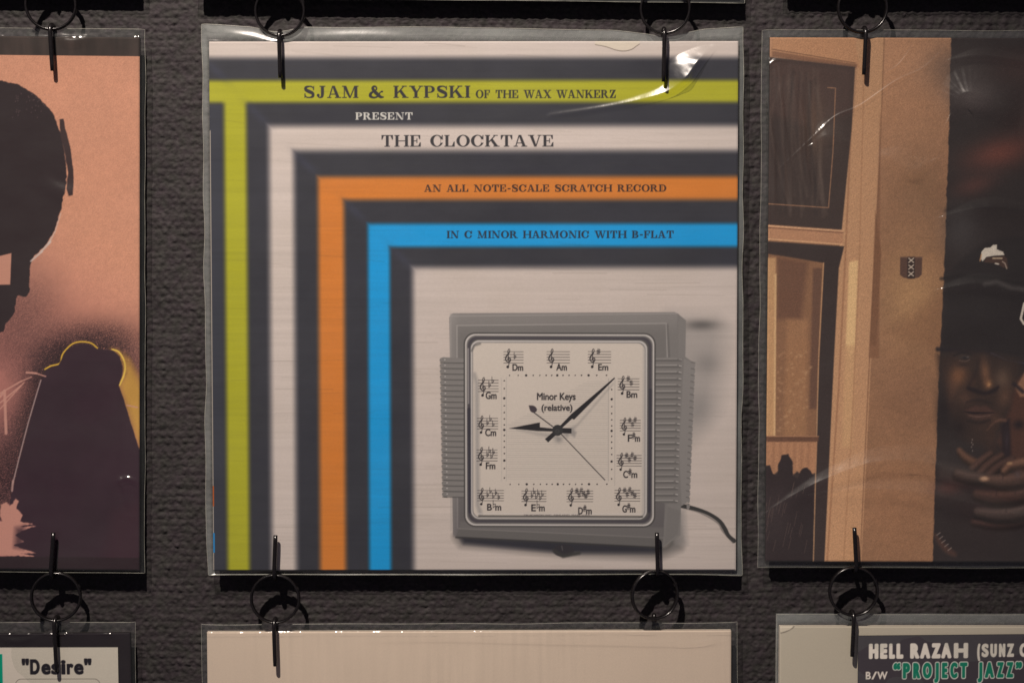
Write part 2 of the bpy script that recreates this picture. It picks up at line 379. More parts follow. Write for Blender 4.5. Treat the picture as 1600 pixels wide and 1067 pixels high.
# ------------------------------------------------------------------ the wall: heavy woven black wall cloth
def build_wall():
    def axis(lo, hi, a, b, fine, coarse):
        return np.concatenate([np.arange(lo, a, coarse), np.arange(a, b, fine), np.arange(b, hi+coarse, coarse)])
    X = axis(-.9, .9, -.345, .345, .00065, .02); Z = axis(-.75, .75, -.25, .25, .00062, .02)
    xm, zm = X*1000, Z*1000
    wx = 1.5*fbm(xm, zm, 9, 7, 5, 3); wz = 1.1*fbm(xm, zm, 12, 8, 9, 3)
    x, z = xm[None, :]+wx, zm[:, None]+wz
    row = z/4.5; ri = np.floor(row)
    rib = np.abs(np.sin(math.pi*row))**.8
    rs = np.random.RandomState(3).rand(400)[(ri.astype(int)+200) % 400]
    knob = .5+.5*np.cos(2*math.pi*(x/5.6+rs+.5*(ri % 2)+.25*(row-ri)))
    amp = np.clip(.7+.8*fbm(xm, zm, 7, 5, 23, 2), .1, 1.4)
    h = .80*rib*(.12+.88*knob*amp) + .55*fbm(xm, zm, 3.0, 2.8, 31, 3) + .32*fbm(xm, zm, 1.4, 1.2, 47, 2)
    h = h - .4
    V = np.stack([np.broadcast_to(X[None, :], h.shape), -h*.00095, np.broadcast_to(Z[:, None], h.shape)], -1)
    F, idx = grid_faces(len(Z), len(X))
    F = F[:, :]
    V = V.reshape(-1, 3); n0 = len(V); pr = perim(idx)
    W2 = V[pr].copy(); W2[:, 1] = .03
    k = np.arange(len(pr)); k2 = (k+1) % len(pr)
    Fs = np.stack([pr[k2], pr[k], n0+k, n0+k2], 1)
    me = raw_mesh('wall', np.concatenate([V, W2]), np.concatenate([F, Fs]))
    m, nt, b, out = mat('woven_wall_cloth')
    n = noise_node(nt, 420, 5, .7); n2 = noise_node(nt, 45, 3, .6, (1, 1, 1.8))
    cr = nd(nt, 'ShaderNodeValToRGB'); e = cr.color_ramp.elements
    e[0].position, e[0].color = .28, (.0130, .0117, .0128, 1); e[1].position, e[1].color = .74, (.047, .0425, .0445, 1)
    ad = nd(nt, 'ShaderNodeMix', data_type='FLOAT'); ad.inputs[0].default_value = .4
    nt.links.new(n.outputs[0], ad.inputs[2]); nt.links.new(n2.outputs[0], ad.inputs[3])
    nt.links.new(ad.outputs[0], cr.inputs[0])
    hn = noise_node(nt, 130, 3, .6); hr = nd(nt, 'ShaderNodeValToRGB'); hr.color_ramp.elements[0].position = .35; hr.color_ramp.elements[1].position = .65
    hr.color_ramp.elements[0].color = (1.06, .95, 1.05, 1); hr.color_ramp.elements[1].color = (.97, 1.04, .94, 1)
    mm = nd(nt, 'ShaderNodeMix', data_type='RGBA', blend_type='MULTIPLY'); mm.inputs[0].default_value = 1
    nt.links.new(hn.outputs[0], hr.inputs[0]); nt.links.new(cr.outputs[0], mm.inputs[6]); nt.links.new(hr.outputs[0], mm.inputs[7])
    nt.links.new(mm.outputs[2], b.inputs['Base Color'])
    b.inputs['Roughness'].default_value = .75; b.inputs['Specular IOR Level'].default_value = .2
    bp = nd(nt, 'ShaderNodeBump', i_Strength=.5, i_Distance=.0005)
    n3 = noise_node(nt, 1100, 4, .7); nt.links.new(n3.outputs[0], bp.inputs['Height']); nt.links.new(bp.outputs[0], b.inputs['Normal'])
    o = link('wall', me, m)
    tag(o, 'dark grey wall covered in coarse woven cloth with horizontal ribs', 'wall', kind='structure')
build_wall()

# ------------------------------------------------------------------ record jackets
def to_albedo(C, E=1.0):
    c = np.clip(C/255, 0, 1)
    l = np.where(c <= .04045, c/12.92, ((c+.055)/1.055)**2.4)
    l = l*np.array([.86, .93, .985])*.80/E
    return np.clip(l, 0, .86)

class Jacket:
    """a card jacket hanging flat: centre pixel (cx, cy), size in pixels, roll in degrees (positive = right side down)"""
    def __init__(s, cx, cy, w, h, roll=0.0, front=CARD_Y, thick=.0030):
        s.cx, s.cy, s.w, s.h, s.thick = cx, cy, w, h, thick
        s.x0, s.y0 = cx-w/2, cy-h/2
        s.W, s.H = w*S, h*S
        c = at(cx, cy, front); r = math.radians(roll); s.roll = r
        s.base = c - Vector((-math.sin(r), 0, math.cos(r)))*-1*0 - Vector((math.sin(r), 0, math.cos(r)))*(s.H/2)
    def lx(s, px): return (px-s.cx)*S
    def lz(s, py): return (s.y0+s.h-py)*S
    def axes(s, step, coarse=7.0):
        def ax(a, b, lo, hi):
            lo, hi = max(a, lo), min(b, hi)
            o = []
            if lo > a: o.append(np.arange(a, lo, coarse))
            o.append(np.arange(lo, hi, step))
            if hi < b: o.append(np.arange(hi, b, coarse))
            o = np.concatenate(o)
            return np.append(o[o < b-.2], b)
        return ax(s.x0, s.x0+s.w, -20, 1620), ax(s.y0, s.y0+s.h, -20, 1087)
    def build(s, art, label, step, mat_print=None, E=1.0, top=None, bow=.0004, seed=3, card=None, notch_back=None):
        root = empty('record_jacket', s.base, s.roll)
        tag(root, label, 'record jacket', 'record jackets hanging on the wall')
        X, Y = art.X, art.Y
        lx, lz = s.lx(X), s.lz(Y)
        ux = (X-s.x0)/s.w; uy = (Y-s.y0)/s.h
        bowf = -bow*np.sin(math.pi*ux)[None, :]*np.sin(math.pi*uy)[:, None] - .00012*fbm(X, Y, 260, 200, seed, 2)*(np.sin(math.pi*ux)[None, :]*np.sin(math.pi*uy)[:, None])
        # rounded edge of the folded card
        ed = np.minimum(np.minimum(X-s.x0, s.x0+s.w-X)[None, :], np.minimum(Y-s.y0, s.y0+s.h-Y)[:, None])
        bowf = bowf + .0005*np.clip(1-ed/2.2, 0, 1)**2
        ZZ = np.broadcast_to(lz[:, None], bowf.shape).copy()
        if top is not None:
            lim = s.lz(top(X))[None, :]; ZZ = np.minimum(ZZ, lim - .000002*(Y-s.y0)[:, None])
        V = np.stack([np.broadcast_to(lx[None, :], bowf.shape), bowf, ZZ], -1).reshape(-1, 3)
        F, idx = grid_faces(len(Y), len(X)); F = F[:, ::-1]
        pr = perim(idx); n0 = len(V); B = V[pr].copy(); B[:, 1] = .0008
        k = np.arange(len(pr)); k2 = (k+1) % len(pr)
        Fs = np.stack([pr[k], pr[k2], n0+k2, n0+k], 1)[:, ::-1]
        me = raw_mesh('front_panel', np.concatenate([V, B]), np.concatenate([F, Fs]))
        alb = to_albedo(art.C, E).reshape(-1, 3)
        alb = np.concatenate([alb, alb[pr]])
        ca = me.color_attributes.new('print', 'FLOAT_COLOR', 'POINT')
        ca.data.foreach_set('color', np.concatenate([alb, np.ones((len(alb), 1))], 1).astype(np.float32).ravel())
        fp = link('front_panel', me, mat_print or M_PRINT, root)
        hw, H, th = s.W/2, s.H, s.thick
        cm = card or M_CARD
        link('back_panel', box_mesh('back_panel', [(-hw, th-.0007, 0, hw, th, H-.0001)]), cm, root)
        g = .0009
        link('folded_edge', box_mesh('folded_edge', [(-hw+.00008, g, .0006, -hw+.0007, th-.0008, H-.0003), (hw-.0007, g, .0006, hw-.00008, th-.0008, H-.0003), (-hw+.00008, g, .00008, hw-.00008, th-.0008, .00055)]), cm, root)
        s.root = root
        return root

# ------------------------------------------------------------------ clear sleeves
def build_sleeve(J, label, ml, mr, mt, mb, haze, topline=None, ridges=(), ramps=(), fold=0.0, seed=1, amp=.00030, gloss=1.3, rough=.16, step=1.7, seam=.45, wav=1.2, margin_sheen=1.0):
    """pouch of two films round jacket J; margins in pixels; ridges = (points, half width px, height px)"""
    root = empty('plastic_sleeve', J.base, J.roll)
    tag(root, label, 'plastic sleeve', 'clear plastic sleeves round the jackets')
    x0, x1, y0, y1 = J.x0-ml, J.x0+J.w+mr, J.y0-mt, J.y0+J.h+mb
    vis = lambda a, b, lo, hi: np.unique(np.concatenate([np.linspace(a, max(a, min(lo, b)), 30), np.linspace(max(a, lo), min(b, hi), max(2, int((min(b, hi)-max(a, lo))/step))), np.linspace(min(b, max(hi, a)), b, 30)]))
    X = vis(x0, x1, -20, 1620); Y = vis(y0, y1, -20, 1087)
    Y = np.unique(np.concatenate([Y, np.linspace(J.y0-7, J.y0+8, 22)]))
    inx = np.minimum(X-J.x0, J.x0+J.w-X); iny = np.minimum(Y-J.y0, J.y0+J.h-Y)
    ins = np.minimum(inx[None, :]/max(ml, mr), iny[:, None]/max(mt, mb, 1))     # >0 over the card, -1 at the seam
    # the sides and foot are welded shut, the top is open
    wl = np.minimum(inx[None, :]/max(ml, mr), np.minimum((Y-J.y0)/(mt*3.2), (J.y0+J.h-Y)/max(mb, 1))[:, None])
    fall = np.clip((wl+1), 0, 1); fall = np.clip(fall*1.05, 0, 1)**.8
    sheen_haze = 1+(margin_sheen-1)*np.clip(-ins*2.5, 0, 1)      # film sheen imitated by extra milky haze where no card is behind
    n = amp*fbm(X, Y, 120, 90, seed, 3) + amp*.45*fbm(X, Y, 38, 46, seed+50, 2)
    front = -.0010 - np.maximum(n, -.0004) * 1.0
    xg, yg = X[None, :], Y[:, None]
    for pts, hw, ht in ridges:
        q = spline([(a, b) for a, b in pts], 5) if len(pts) > 2 else [np.array(p, float) for p in pts]
        d = np.full(front.shape, 1e9); tt = np.zeros(front.shape); m = len(q)-1
        for i, (a, b) in enumerate(zip(q[:-1], q[1:])):
            ex, ey = b-a; qq = ex*ex+ey*ey
            u = np.clip(((xg-a[0])*ex+(yg-a[1])*ey)/qq, 0, 1)
            dd = np.hypot(xg-a[0]-u*ex, yg-a[1]-u*ey)
            tt = np.where(dd < d, (i+u)/m, tt); d = np.minimum(d, dd)
        front = front - ht*S*np.exp(-(d/hw)**2)*np.sqrt(np.clip(np.sin(math.pi*np.clip(tt, .02, .98)), 0, 1))
    for pts, wu, wd_, ht in ramps:
        # a buckle: rises gently on its upper left side, drops sharply on the other
        q = spline(pts, 6); d = np.full(front.shape, 1e9); sg = np.zeros(front.shape); hh = np.zeros(front.shape); m = len(q)-1
        for i, (a, b) in enumerate(zip(q[:-1], q[1:])):
            ex, ey = b[0]-a[0], b[1]-a[1]; qq = ex*ex+ey*ey
            u = np.clip(((xg-a[0])*ex+(yg-a[1])*ey)/qq, 0, 1)
            vx, vy = xg-a[0]-u*ex, yg-a[1]-u*ey; dd = np.hypot(vx, vy)
            near = dd < d
            sg = np.where(near, np.sign(ex*vy-ey*vx), sg); hh = np.where(near, a[2]+(b[2]-a[2])*u, hh); d = np.where(near, dd, d)
        prof = np.where(sg < 0, np.clip(1-d/(wu*np.maximum(hh, .15)), 0, 1)**1.15, np.exp(-(d/wd_)**2))
        front = front - ht*S*hh*prof*(1+.09*fbm(X, Y, 18, 14, seed+90, 2))
    if fold:
        # crest where the film bends over the head of the card
        ln = np.clip(.55+.9*vnoise(X, np.arange(2.0), 22, 1, seed+31)[0]+.5*vnoise(X, np.arange(2.0), 5, 1, seed+32)[0], .05, 1.5)
        front = front - fold*S*ln[None, :]*np.exp(-((yg-J.y0-1.2)/2.0)**2)
    mid = J.thick/2
    front = front*fall + (mid-.0002)*(1-fall)
    back = (J.thick+.0006)*fall + (mid+.0002)*(1-fall) + np.zeros_like(front)
    # wavy trimmed outline
    r = np.random.RandomState(seed+7)
    jx = wav*vnoise(np.arange(2.0), Y, 1, 60, seed+3)[:, 0]; jy = .8*wav*vnoise(X, np.arange(2.0), 90, 1, seed+4)[0]
    PX = np.broadcast_to(xg, front.shape) + jx[:, None]*np.clip(-ins, 0, 1)
    top = np.zeros(len(X)) if topline is None else np.interp(X, [p[0] for p in topline], [p[1] for p in topline])-y0
    if topline is not None:
        kk = np.ones(9)/9; top = np.convolve(np.pad(top, 4, 'edge'), kk, 'valid')
    PY = np.broadcast_to(yg, front.shape) + (jy+top)[None, :]*np.clip((J.y0+30-yg)/(30+mt), 0, 1) + jy[None, :]*np.clip((yg-(J.y0+J.h))/max(mb, 1), 0, 1)
    FX, FZ = (PX-J.cx)*S, (J.y0+J.h-PY)*S
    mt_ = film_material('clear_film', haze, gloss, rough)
    F, idx = grid_faces(len(Y), len(X))
    for nm, dep, flip in (('front_film', front, True), ('back_film', back, False)):
        if nm == 'back_film':
            sl = slice(None, None, 3)
            ii = np.unique(np.append(np.arange(0, len(Y), 4), len(Y)-1)); jj = np.unique(np.append(np.arange(0, len(X), 4), len(X)-1))
            V = np.stack([FX[ii][:, jj], dep[ii][:, jj], FZ[ii][:, jj]], -1); F2, _ = grid_faces(len(ii), len(jj))
        else: V = np.stack([FX, dep, FZ], -1); F2 = F
        me = raw_mesh(nm, V.reshape(-1, 3), F2[:, ::-1] if flip else F2)
        wa = me.attributes.new('margin_sheen', 'FLOAT', 'POINT'); wa.data.foreach_set('value', (sheen_haze if nm == 'front_film' else sheen_haze[ii][:, jj]).astype(np.float32).ravel())
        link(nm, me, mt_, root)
    p = perim(idx); rr = seam*S
    path = np.stack([FX.ravel()[p], front.ravel()[p]+.0001, FZ.ravel()[p]], 1)[::2]
    path = np.concatenate([path, np.full((len(path), 1), rr)], 1)
    key = round(haze, 3)
    if key not in M_SEAM:
        m, nt, b, out = mat('welded_seam'); nt.nodes.remove(b)
        tr = nd(nt, 'ShaderNodeBsdfTransparent'); df = nd(nt, 'ShaderNodeBsdfPrincipled')
        df.inputs['Base Color'].default_value = (.66, .66, .58, 1); df.inputs['Roughness'].default_value = .25
        mx = nd(nt, 'ShaderNodeMixShader')
        nz = noise_node(nt, 160, 3, .6); mr_ = nd(nt, 'ShaderNodeMapRange'); mr_.inputs[1].default_value = .35; mr_.inputs[2].default_value = .7
        mr_.inputs[3].default_value = min(.9, .10+haze*1.6); mr_.inputs[4].default_value = min(1, .22+haze*4.2)
        nt.links.new(nz.outputs[0], mr_.inputs[0]); nt.links.new(mr_.outputs[0], mx.inputs[0])
        nt.links.new(tr.outputs[0], mx.inputs[1]); nt.links.new(df.outputs[0], mx.inputs[2]); nt.links.new(mx.outputs[0], out.inputs[0])
        M_SEAM[key] = m
    link('welded_seam', tube_mesh('welded_seam', [path], 6, closed=True), M_SEAM[key], root)
    return root

# ================================================================== the middle jacket: stripes, lettering and the clock
JA = Jacket(740.75, 480.5, 822, 826, -.05)
def art_middle():
    X, Y = JA.axes(.85)
    CREAM, DARK = np.array((226, 207, 198)), np.array((54, 53, 62))
    LIME, ORANGE, BLUE = np.array((190, 184, 38)), np.array((232, 136, 52)), np.array((0, 167, 238))
    A = Art(X, Y, CREAM)
    al = (slice(None), slice(None)); x, y = A.grid(al)
    one = np.ones(A.C.shape[:2], np.float32)
    fade = lambda e, d: sstep(-e, e, d)
    # the dark field, and a band is: inside the L at (x0, y0), outside the L at (x1, y1)
    def ell(px, py): return np.minimum(x-px, y-py)
    e = 7.0
    A.mix(al, fade(e, y-93)*one, DARK)
    A.mix(al, fade(5.5, y-128)*fade(5.5, 162-y)*one, LIME)
    A.mix(al, fade(6, x-352.5)*fade(6, 387-x)*fade(4, y-146), LIME)
    for (x0, y0, x1, y1, c, s) in ((422, 198, 461, 237, CREAM, 8), (498, 277, 538.5, 313, ORANGE, 6.5), (575.5, 350, 609.5, 386, BLUE, 5.2)):
        A.mix(al, fade(s, ell(x0, y0))*(1-fade(s, ell(x1, y1))), c)
    A.mix(al, fade(8.0, ell(645, 418)), CREAM*.985)
    # soft bluish bevel where the dark stripes turn their corners
    for cx, cy in ((404, 180), (479, 257), (556, 331), (627, 402), (340, 112)):
        A.blob(cx, cy, 26, 7, (70, 72, 98), .35, rot=math.radians(44))
    A.mix(al, .22*fade(6, 349-x)*fade(4, y-166), (74, 82, 100))
    # long brush grain of the painted board
    gr = fbm(X, Y, 110, 3.0, 61, 3)*(.6+.5*fbm(X, Y, 200, 60, 62, 2)); gr2 = fbm(X, Y, 420, 9, 71, 2)
    A.mul(al, 1+.042*gr+.022*gr2)
    for k in range(150):
        r = np.random.RandomState(1000+k); xx, yy = 330+r.rand()*820, 70+r.rand()*820; L = 25+r.rand()*110; sl = .02+.10*r.rand() if yy < 420 else -.02+.05*r.rand()
        A.line([(xx, yy), (xx+L*.5, yy+L*sl*.35), (xx+L, yy+L*sl)], .35+.3*r.rand(), (70, 58, 46), 1.3, .05+.12*r.rand()*r.rand(), sm=3)
    # faint cloudiness of the dark ink
    cl = fbm(X, Y, 60, 60, 91, 4); A.C += (cl*4)[..., None]*np.array((.8, .8, 1.1), np.float32)
    INK = (50, 46, 50)
    serif(A, 'SJAM & KYPSKI', 476.5, 737, 155, 18.4, INK, 1.0, grow=.18)
    serif(A, 'OF THE WAX WANKERZ', 744, 963, 155.5, 12.4, (56, 52, 42), 1.0, grow=.22)
    serif(A, 'PRESENT', 557, 647, 188.5, 10.8, (224, 216, 208), 1.0, grow=.20)
    serif(A, 'THE CLOCKTAVE', 596.5, 867, 230.5, 17.8, (58, 54, 58), 1.0, grow=.12)
    serif(A, 'AN ALL NOTE-SCALE SCRATCH RECORD', 663.5, 1042, 300.5, 10.8, (76, 46, 32), 1.0, grow=.22)
    serif(A, 'IN C MINOR HARMONIC WITH B-FLAT', 698.5, 1053.5, 372.5, 11.2, (34, 52, 74), 1.0, grow=.22)
    clock(A)
    # printed spine line that turns round onto the front
    A.rect(329, 205, 331.2, 893, (214, 196, 180), .8, .85)
    A.rect(329, 760, 332.0, 792, (196, 96, 40), .8); A.rect(329, 834, 332.6, 865, (40, 140, 205), .8)
    # thumb notch: the pale inside of the back panel shows, edged by the cut
    A.line([(930, 73), (946, 76.2), (962, 81.5), (975, 83), (986, 80.5), (994, 75), (998, 72.5)], .7, (120, 104, 92), 1.0, .75, sm=5)
    A.poly(spline([(930, 68), (930, 72.5), (946, 75.6), (962, 80.7), (975, 82), (986, 79.6), (994, 74.4), (998, 72), (999, 68)], 4), (240, 222, 200), 1.0, .7)
    return A

def clock(A):
    G = lambda v: (v*1.02, v*.965, v*.945)
    PAPER = (228, 211, 199)
    # the clock's shadow on the board, as photographed for the cover
    A.poly([(712, 840), (1040, 852), (1052, 800), (1064, 858), (1030, 872), (905, 868), (720, 852)], G(72), 22, .85)
    A.poly([(716, 838), (1034, 852), (1030, 866), (890, 866), (724, 851)], (44, 42, 52), 9, .95)
    A.blob(881, 862, 17, 10, (50, 44, 50), .95, .8); A.line([(866, 862), (880, 871), (905, 866)], 2.5, G(62), 4)
    A.line([(878, 855), (879, 861)], .8, G(120), 1.5, .6)
    A.poly([(1046, 494), (1085, 498), (1118, 500), (1134, 520), (1120, 640), (1080, 690), (1046, 690)], G(160), 40, .6)
    A.blob(1096, 508, 30, 9, G(100), .8); A.blob(1105, 568, 24, 18, G(132), .5); A.blob(1092, 640, 22, 30, G(150), .6)
    A.poly([(1050, 796), (1070, 800), (1074, 852), (1052, 860)], G(150), 12, .7)
    # cord
    A.line([(1062, 791, 3.4), (1078, 794, 3.2), (1096, 799, 2.8), (1112, 806, 2.8), (1126, 816, 3.0), (1134, 828, 3.4), (1140, 839, 3.0), (1149, 847, 3.2)], 2.4, G(60), 1.4, sm=5)
    A.line([(1070, 795), (1096, 803), (1122, 818), (1131, 832), (1147, 850)], .8, G(60), 2.5, .6, sm=5)
    # case: rear block, then its front
    A.poly([(1040, 491), (1060, 491), (1072, 501), (1071, 560), (1064, 838), (1036, 858)], G(140), 1.6)
    A.poly([(1036, 790), (1064, 800), (1060, 836), (1034, 858)], G(132), 1.6)
    A.poly([(705, 491), (708, 489.5), (1054, 488), (1060, 491), (1060, 560), (1040, 852), (1034, 857), (712, 840), (707, 836), (702, 496)], G(136), 1.6)
    w = A.win(700, 486, 1062, 860); x, y = A.grid(w)
    A.poly([(714, 508), (1041, 505), (1038, 842), (716, 826)], G(126), 2.0, .8)
    A.line([(714, 826), (714, 508.5), (1041, 505.5), (1043, 560)], .8, G(184), 1.4, .75)
    A.line([(704, 830), (704, 494), (1056, 490)], .9, G(178), 1.6, .6)
    w = A.win(700, 486, 1062, 860); x, y = A.grid(w)
    ins_ = np.clip(.5-sd_poly(x, y, [(703, 490), (1059, 489), (1036, 858), (707, 840)])/2, 0, 1)
    A.mix(w, ins_*.42*sstep(700, 850, y+0*x), (78, 70, 76)); A.mix(w, ins_*.30*(1-sstep(488, 530, y+0*x)), G(176)); A.mix(w, ins_*.35*(1-sstep(702, 722, x+0*y)), G(182))
    A.line([(712, 841), (1034, 857.5)], 1.4, G(60), 2.6, .9)
    A.poly([(716, 827), (1037, 842), (1035, 856), (712, 839)], G(112), 2.0, .9)
    A.line([(716, 827), (1037, 842)], .8, G(158), 1.8, .7)
    A.poly([(719, 816), (1038, 826), (1037, 842), (717, 827)], G(126), 4, .7)
    A.line([(1043, 508), (1046, 560)], 1.6, G(110), 2.5, .6)
    # ribbed cheeks
    A.poly([(692, 558), (730, 560), (732, 779), (694, 776)], G(140), 1.4)
    for k in range(25):
        yy = 562.5+k*(773-562.5)/24; xx = 692.5+k*.13
        A.blob(xx-.4, yy, 5.6, 4.1, G(140), 1, .85)
        A.line([(694, yy+4.4), (728, yy+4.9)], .8, G(84), 1.6, .75)
        A.line([(697, yy+.8), (728, yy+1.2)], 1.4, G(150), 2.6, .35)
        A.blob(xx+2.4, yy-.6, 1.1, 1.1, G(226), .9); A.line([(xx-4.4, yy+4.1), (xx+2, yy+4.6)], .8, G(80), 1.3, .8)
    A.poly([(1022, 560), (1070, 557), (1085, 568), (1084, 590), (1077, 784), (1066, 792), (1022, 785)], G(138), 1.6)
    A.poly([(1069, 560), (1085, 569), (1077, 784), (1066, 791), (1062, 700)], G(150), 2.0, .9)
    for k in range(23):
        yy = 561+k*(783-561)/22; xe = 1066.5-k*.25
        A.line([(1024, yy), (xe-9, yy-.2)], .55, G(206), 1.3, .8 if k % 3 else .5)
        A.line([(1024, yy+2.6), (xe-3, yy+2.6)], 1.5, G(98), 3.0, .7)
        A.line([(xe-4.5, yy+.6), (xe-1.5, yy+1.2)], .6, G(232), 1.3, .8 if k % 4 else .45)
        xr = 1084-k*.36
        A.blob(xr+.2, yy+10, 2.6, 4.4, G(148), .95, .85); A.line([(xr-3, yy+5), (xr+2, yy+6.2)], .7, G(84), 1.8, .6)
    # bezel
    def rr(x0, y0, x1, y1, r, sk=0.0):
        o = []
        for (cx, cy, a0) in ((x1-r, y0+r, -90), (x1-r, y1-r, 0), (x0+r, y1-r, 90), (x0+r, y0+r, 180)):
            for k in range(8):
                a = math.radians(a0+90*k/7); xx, yy = cx+r*math.cos(a), cy+r*math.sin(a)
                o.append((xx, yy+sk*(xx-x0)))
        return o
    A.poly(rr(724.5, 519.5, 1024.5, 824.5, 18, .004), G(74), 2.2)
    A.poly(rr(726.5, 521.5, 1022.5, 822.5, 16, .004), G(212), 1.4)
    A.poly(rr(729, 524, 1020, 819.8, 15, .004), G(120), 1.8)
    A.poly(rr(731, 526, 1018, 817.5, 14, .004), (80, 73, 80), 2.0)
    A.poly(rr(734.5, 529.5, 1014, 813.8, 13, .004), G(96), 1.8)
    w = A.win(733, 570, 745, 800); x, y = A.grid(w)
    A.line([(733, 640), (734, 800)], 3.0, (46, 43, 56), 3, .7); A.line([(1016.5, 610), (1015, 800)], 2.4, (50, 47, 60), 3, .65); A.line([(731.5, 545), (731.8, 630)], 1.2, G(196), 2, .6)
    A.poly(rr(735.5, 531.5, 1011.5, 812, 13, .004), G(214), 1.6)
    A.poly(rr(737.5, 534, 1009, 810.5, 12, .004), G(150), 1.6)
    A.poly(rr(739, 535.5, 1007.5, 809.5, 12, .004), PAPER, 1.6)
    A.line([(741, 585), (745, 600), (746, 790), (750, 803)], 3.2, G(168), 5, .75); A.line([(1007, 545), (1006, 806)], 2.0, G(186), 4, .6)
    A.line([(748, 807.5), (1004, 808.8)], 1.4, G(70), 2.0, .8); A.line([(746, 803.5), (1003, 804.5)], .7, G(226), 1.4, .7)
    A.line([(737, 548), (741, 540), (750, 537)], 1.6, G(110), 2.5, .7)
    # dial panel
    D = (40, 34, 38)
    A.line([(791, 590), (791, 752)], .5, G(170), 1.2, .5); A.line([(783.5, 590), (783.5, 752)], .5, G(178), 1.2, .4)
    A.line([(951, 592), (951, 752)], .5, G(160), 1.2, .55); A.line([(961, 592), (961, 760)], .5, G(165), 1.2, .5)
    for k in range(46):
        yy = 596+k*3.4
        ax = 793 if k > 20 else 793+(20-k)*6.2
        A.line([(ax, yy), (950, yy+.6)], .35, G(150), 1.1, .42 if k % 3 else .25)
    z = lambda u, v: (660+u/2.4255, 460+v/2.4255)
    big = (2, 7, 12)
    for i, (u) in enumerate((330, 363, 393, 420, 445, 469, 490, 511, 533, 556, 579, 603, 630, 661, 698)):
        r = 1.9 if i in (2, 7, 12) else 1.15
        A.blob(*z(u, 307), r, r, D, .95, .75); A.blob(*z(u+2, 721.5), r, r, D, .95, .75)
    for i, v in enumerate((327, 357, 394, 422, 448, 472, 495, 514, 535, 557, 580, 604, 631, 661, 697)):
        r = 1.9 if i in (2, 7, 12) else 1.15
        A.blob(*z(310, v), r, r, D, .95, .75)
        if i: A.blob(*z(718, v+4), r, r, D, .95, .75)
    # keys on little staves
    CLEF = [(.36, -.34, .10), (.47, -.20, .05), (.50, .1, .055), (.44, .55, .055), (.38, .95, .05), (.44, 1.18, .05), (.54, 1.22, .045), (.58, 1.05, .05), (.44, .80, .085), (.22, .58, .085), (.16, .32, .08), (.30, .12, .07), (.54, .10, .075), (.66, .28, .075), (.56, .46, .06), (.40, .40, .06), (.38, .26, .05)]
    def stave(u0, v0, u1, v1, kind, n, text, tu0, tu1, tv0, tv1, acc=None):
        x0, y0 = z(u0, v0); x1, y1 = z(u1, v1); h = y1-y0
        for k in range(5): A.line([(x0, y0+h*k/4), (x1, y0+h*k/4+.1)], .36, D, .95, .95)
        A.line([(x0+.6+p[0]*h*.86, y1-p[1]*h, p[2]*h*.62) for p in CLEF], 1, D, 1.0, .95, sm=3)
        A.blob(x0+h*.36, y1+h*.34, h*.125, h*.125, D, 1, .8)
        o = {'b': (.5, .87, .37, .72, .27, .62), 's': (1.0, .62, 1.05, .75, .5, .88)}[kind]
        for k in range(n):
            xx = x0+h*.92+k*min(h*.27, (x1-x0-h*1.15)/max(n, 1)); yy = y1-h*o[k]
            if kind == 'b':
                A.line([(xx, yy-h*.42), (xx, yy+h*.12)], .38, D, .95, .95)
                A.line([(xx, yy-h*.1), (xx+h*.14, yy-h*.13), (xx+h*.15, yy), (xx, yy+h*.13)], .50, D, .95, .95)
            else:
                for q in (-.055, .055): A.line([(xx+h*q, yy-h*.25), (xx+h*q, yy+h*.25)], .36, D, .95, .95)
                for q in (-.09, .09): A.line([(xx-h*.14, yy+h*q+.5), (xx+h*.14, yy+h*q-.5)], .52, D, .95, .95)
        a0, b0 = z(tu0, tv0); a1, b1 = z(tu1, tv1)
        if acc is None: sans(A, text, a0, a1, b1, b1-b0, D, 1.0, grow=.32)
        else:
            wd = a1-a0
            sans(A, text[0], a0, a0+wd*.32, b1, b1-b0, D, 1.0, grow=.32); sans(A, 'm', a1-wd*.40, a1, b1, b1-b0, D, 1.0, grow=.32)
            cx = a0+wd*.47; h2 = b1-b0
            if acc == 'b':
                A.line([(cx-1, b0-h2*.55), (cx-1, b0+h2*.55)], .4, D, 1, .95); A.line([(cx-1, b0+h2*.05), (cx+2.6, b0+h2*.02), (cx+2.2, b0+h2*.35), (cx-1, b0+h2*.6)], .45, D, 1, .95)
            else:
                cy = b0+h2*.12
                for q in (-.9, .9): A.line([(cx+q+.4, cy-h2*.42), (cx+q-.2, cy+h2*.48)], .45, D, 1, .95)
                for q in (-1.3, 1.5): A.line([(cx-2.4, cy+q+.6), (cx+2.4, cy+q-.6)], .7, D, 1, .95)
    stave(308, 217, 382, 260, 'b', 1, 'Dm', 342, 381, 264, 289)
    stave(472, 217, 558, 260, 's', 0, 'Am', 508, 547, 263, 288)
    stave(628, 217, 714, 260, 's', 1, 'Em', 667, 704, 264, 288)
    stave(212, 325, 287, 368, 'b', 2, 'Gm', 240, 280, 370, 396)
    stave(742, 320, 822, 362, 's', 2, 'Bm', 775, 814, 367, 392)
    stave(207, 470, 285, 510, 'b', 3, 'Cm', 238, 278, 511, 537)
    stave(750, 478, 827, 518, 's', 3, 'Fm', 780, 825, 533, 559, 's')
    stave(205, 590, 283, 632, 'b', 4, 'Fm', 240, 275, 638, 663)
    stave(738, 612, 831, 652, 's', 4, 'Cm', 763, 815, 671, 697, 's')
    stave(208, 745, 307, 784, 'b', 5, 'Bm', 245, 297, 796, 821, 'b')
    stave(376, 747, 469, 787, 'b', 6, 'Em', 413, 463, 798, 824, 'b')
    stave(548, 747, 647, 788, 's', 6, 'Dm', 592, 642, 810, 836, 's')
    stave(730, 745, 826, 786, 's', 5, 'Gm', 760, 808, 803, 829, 's')
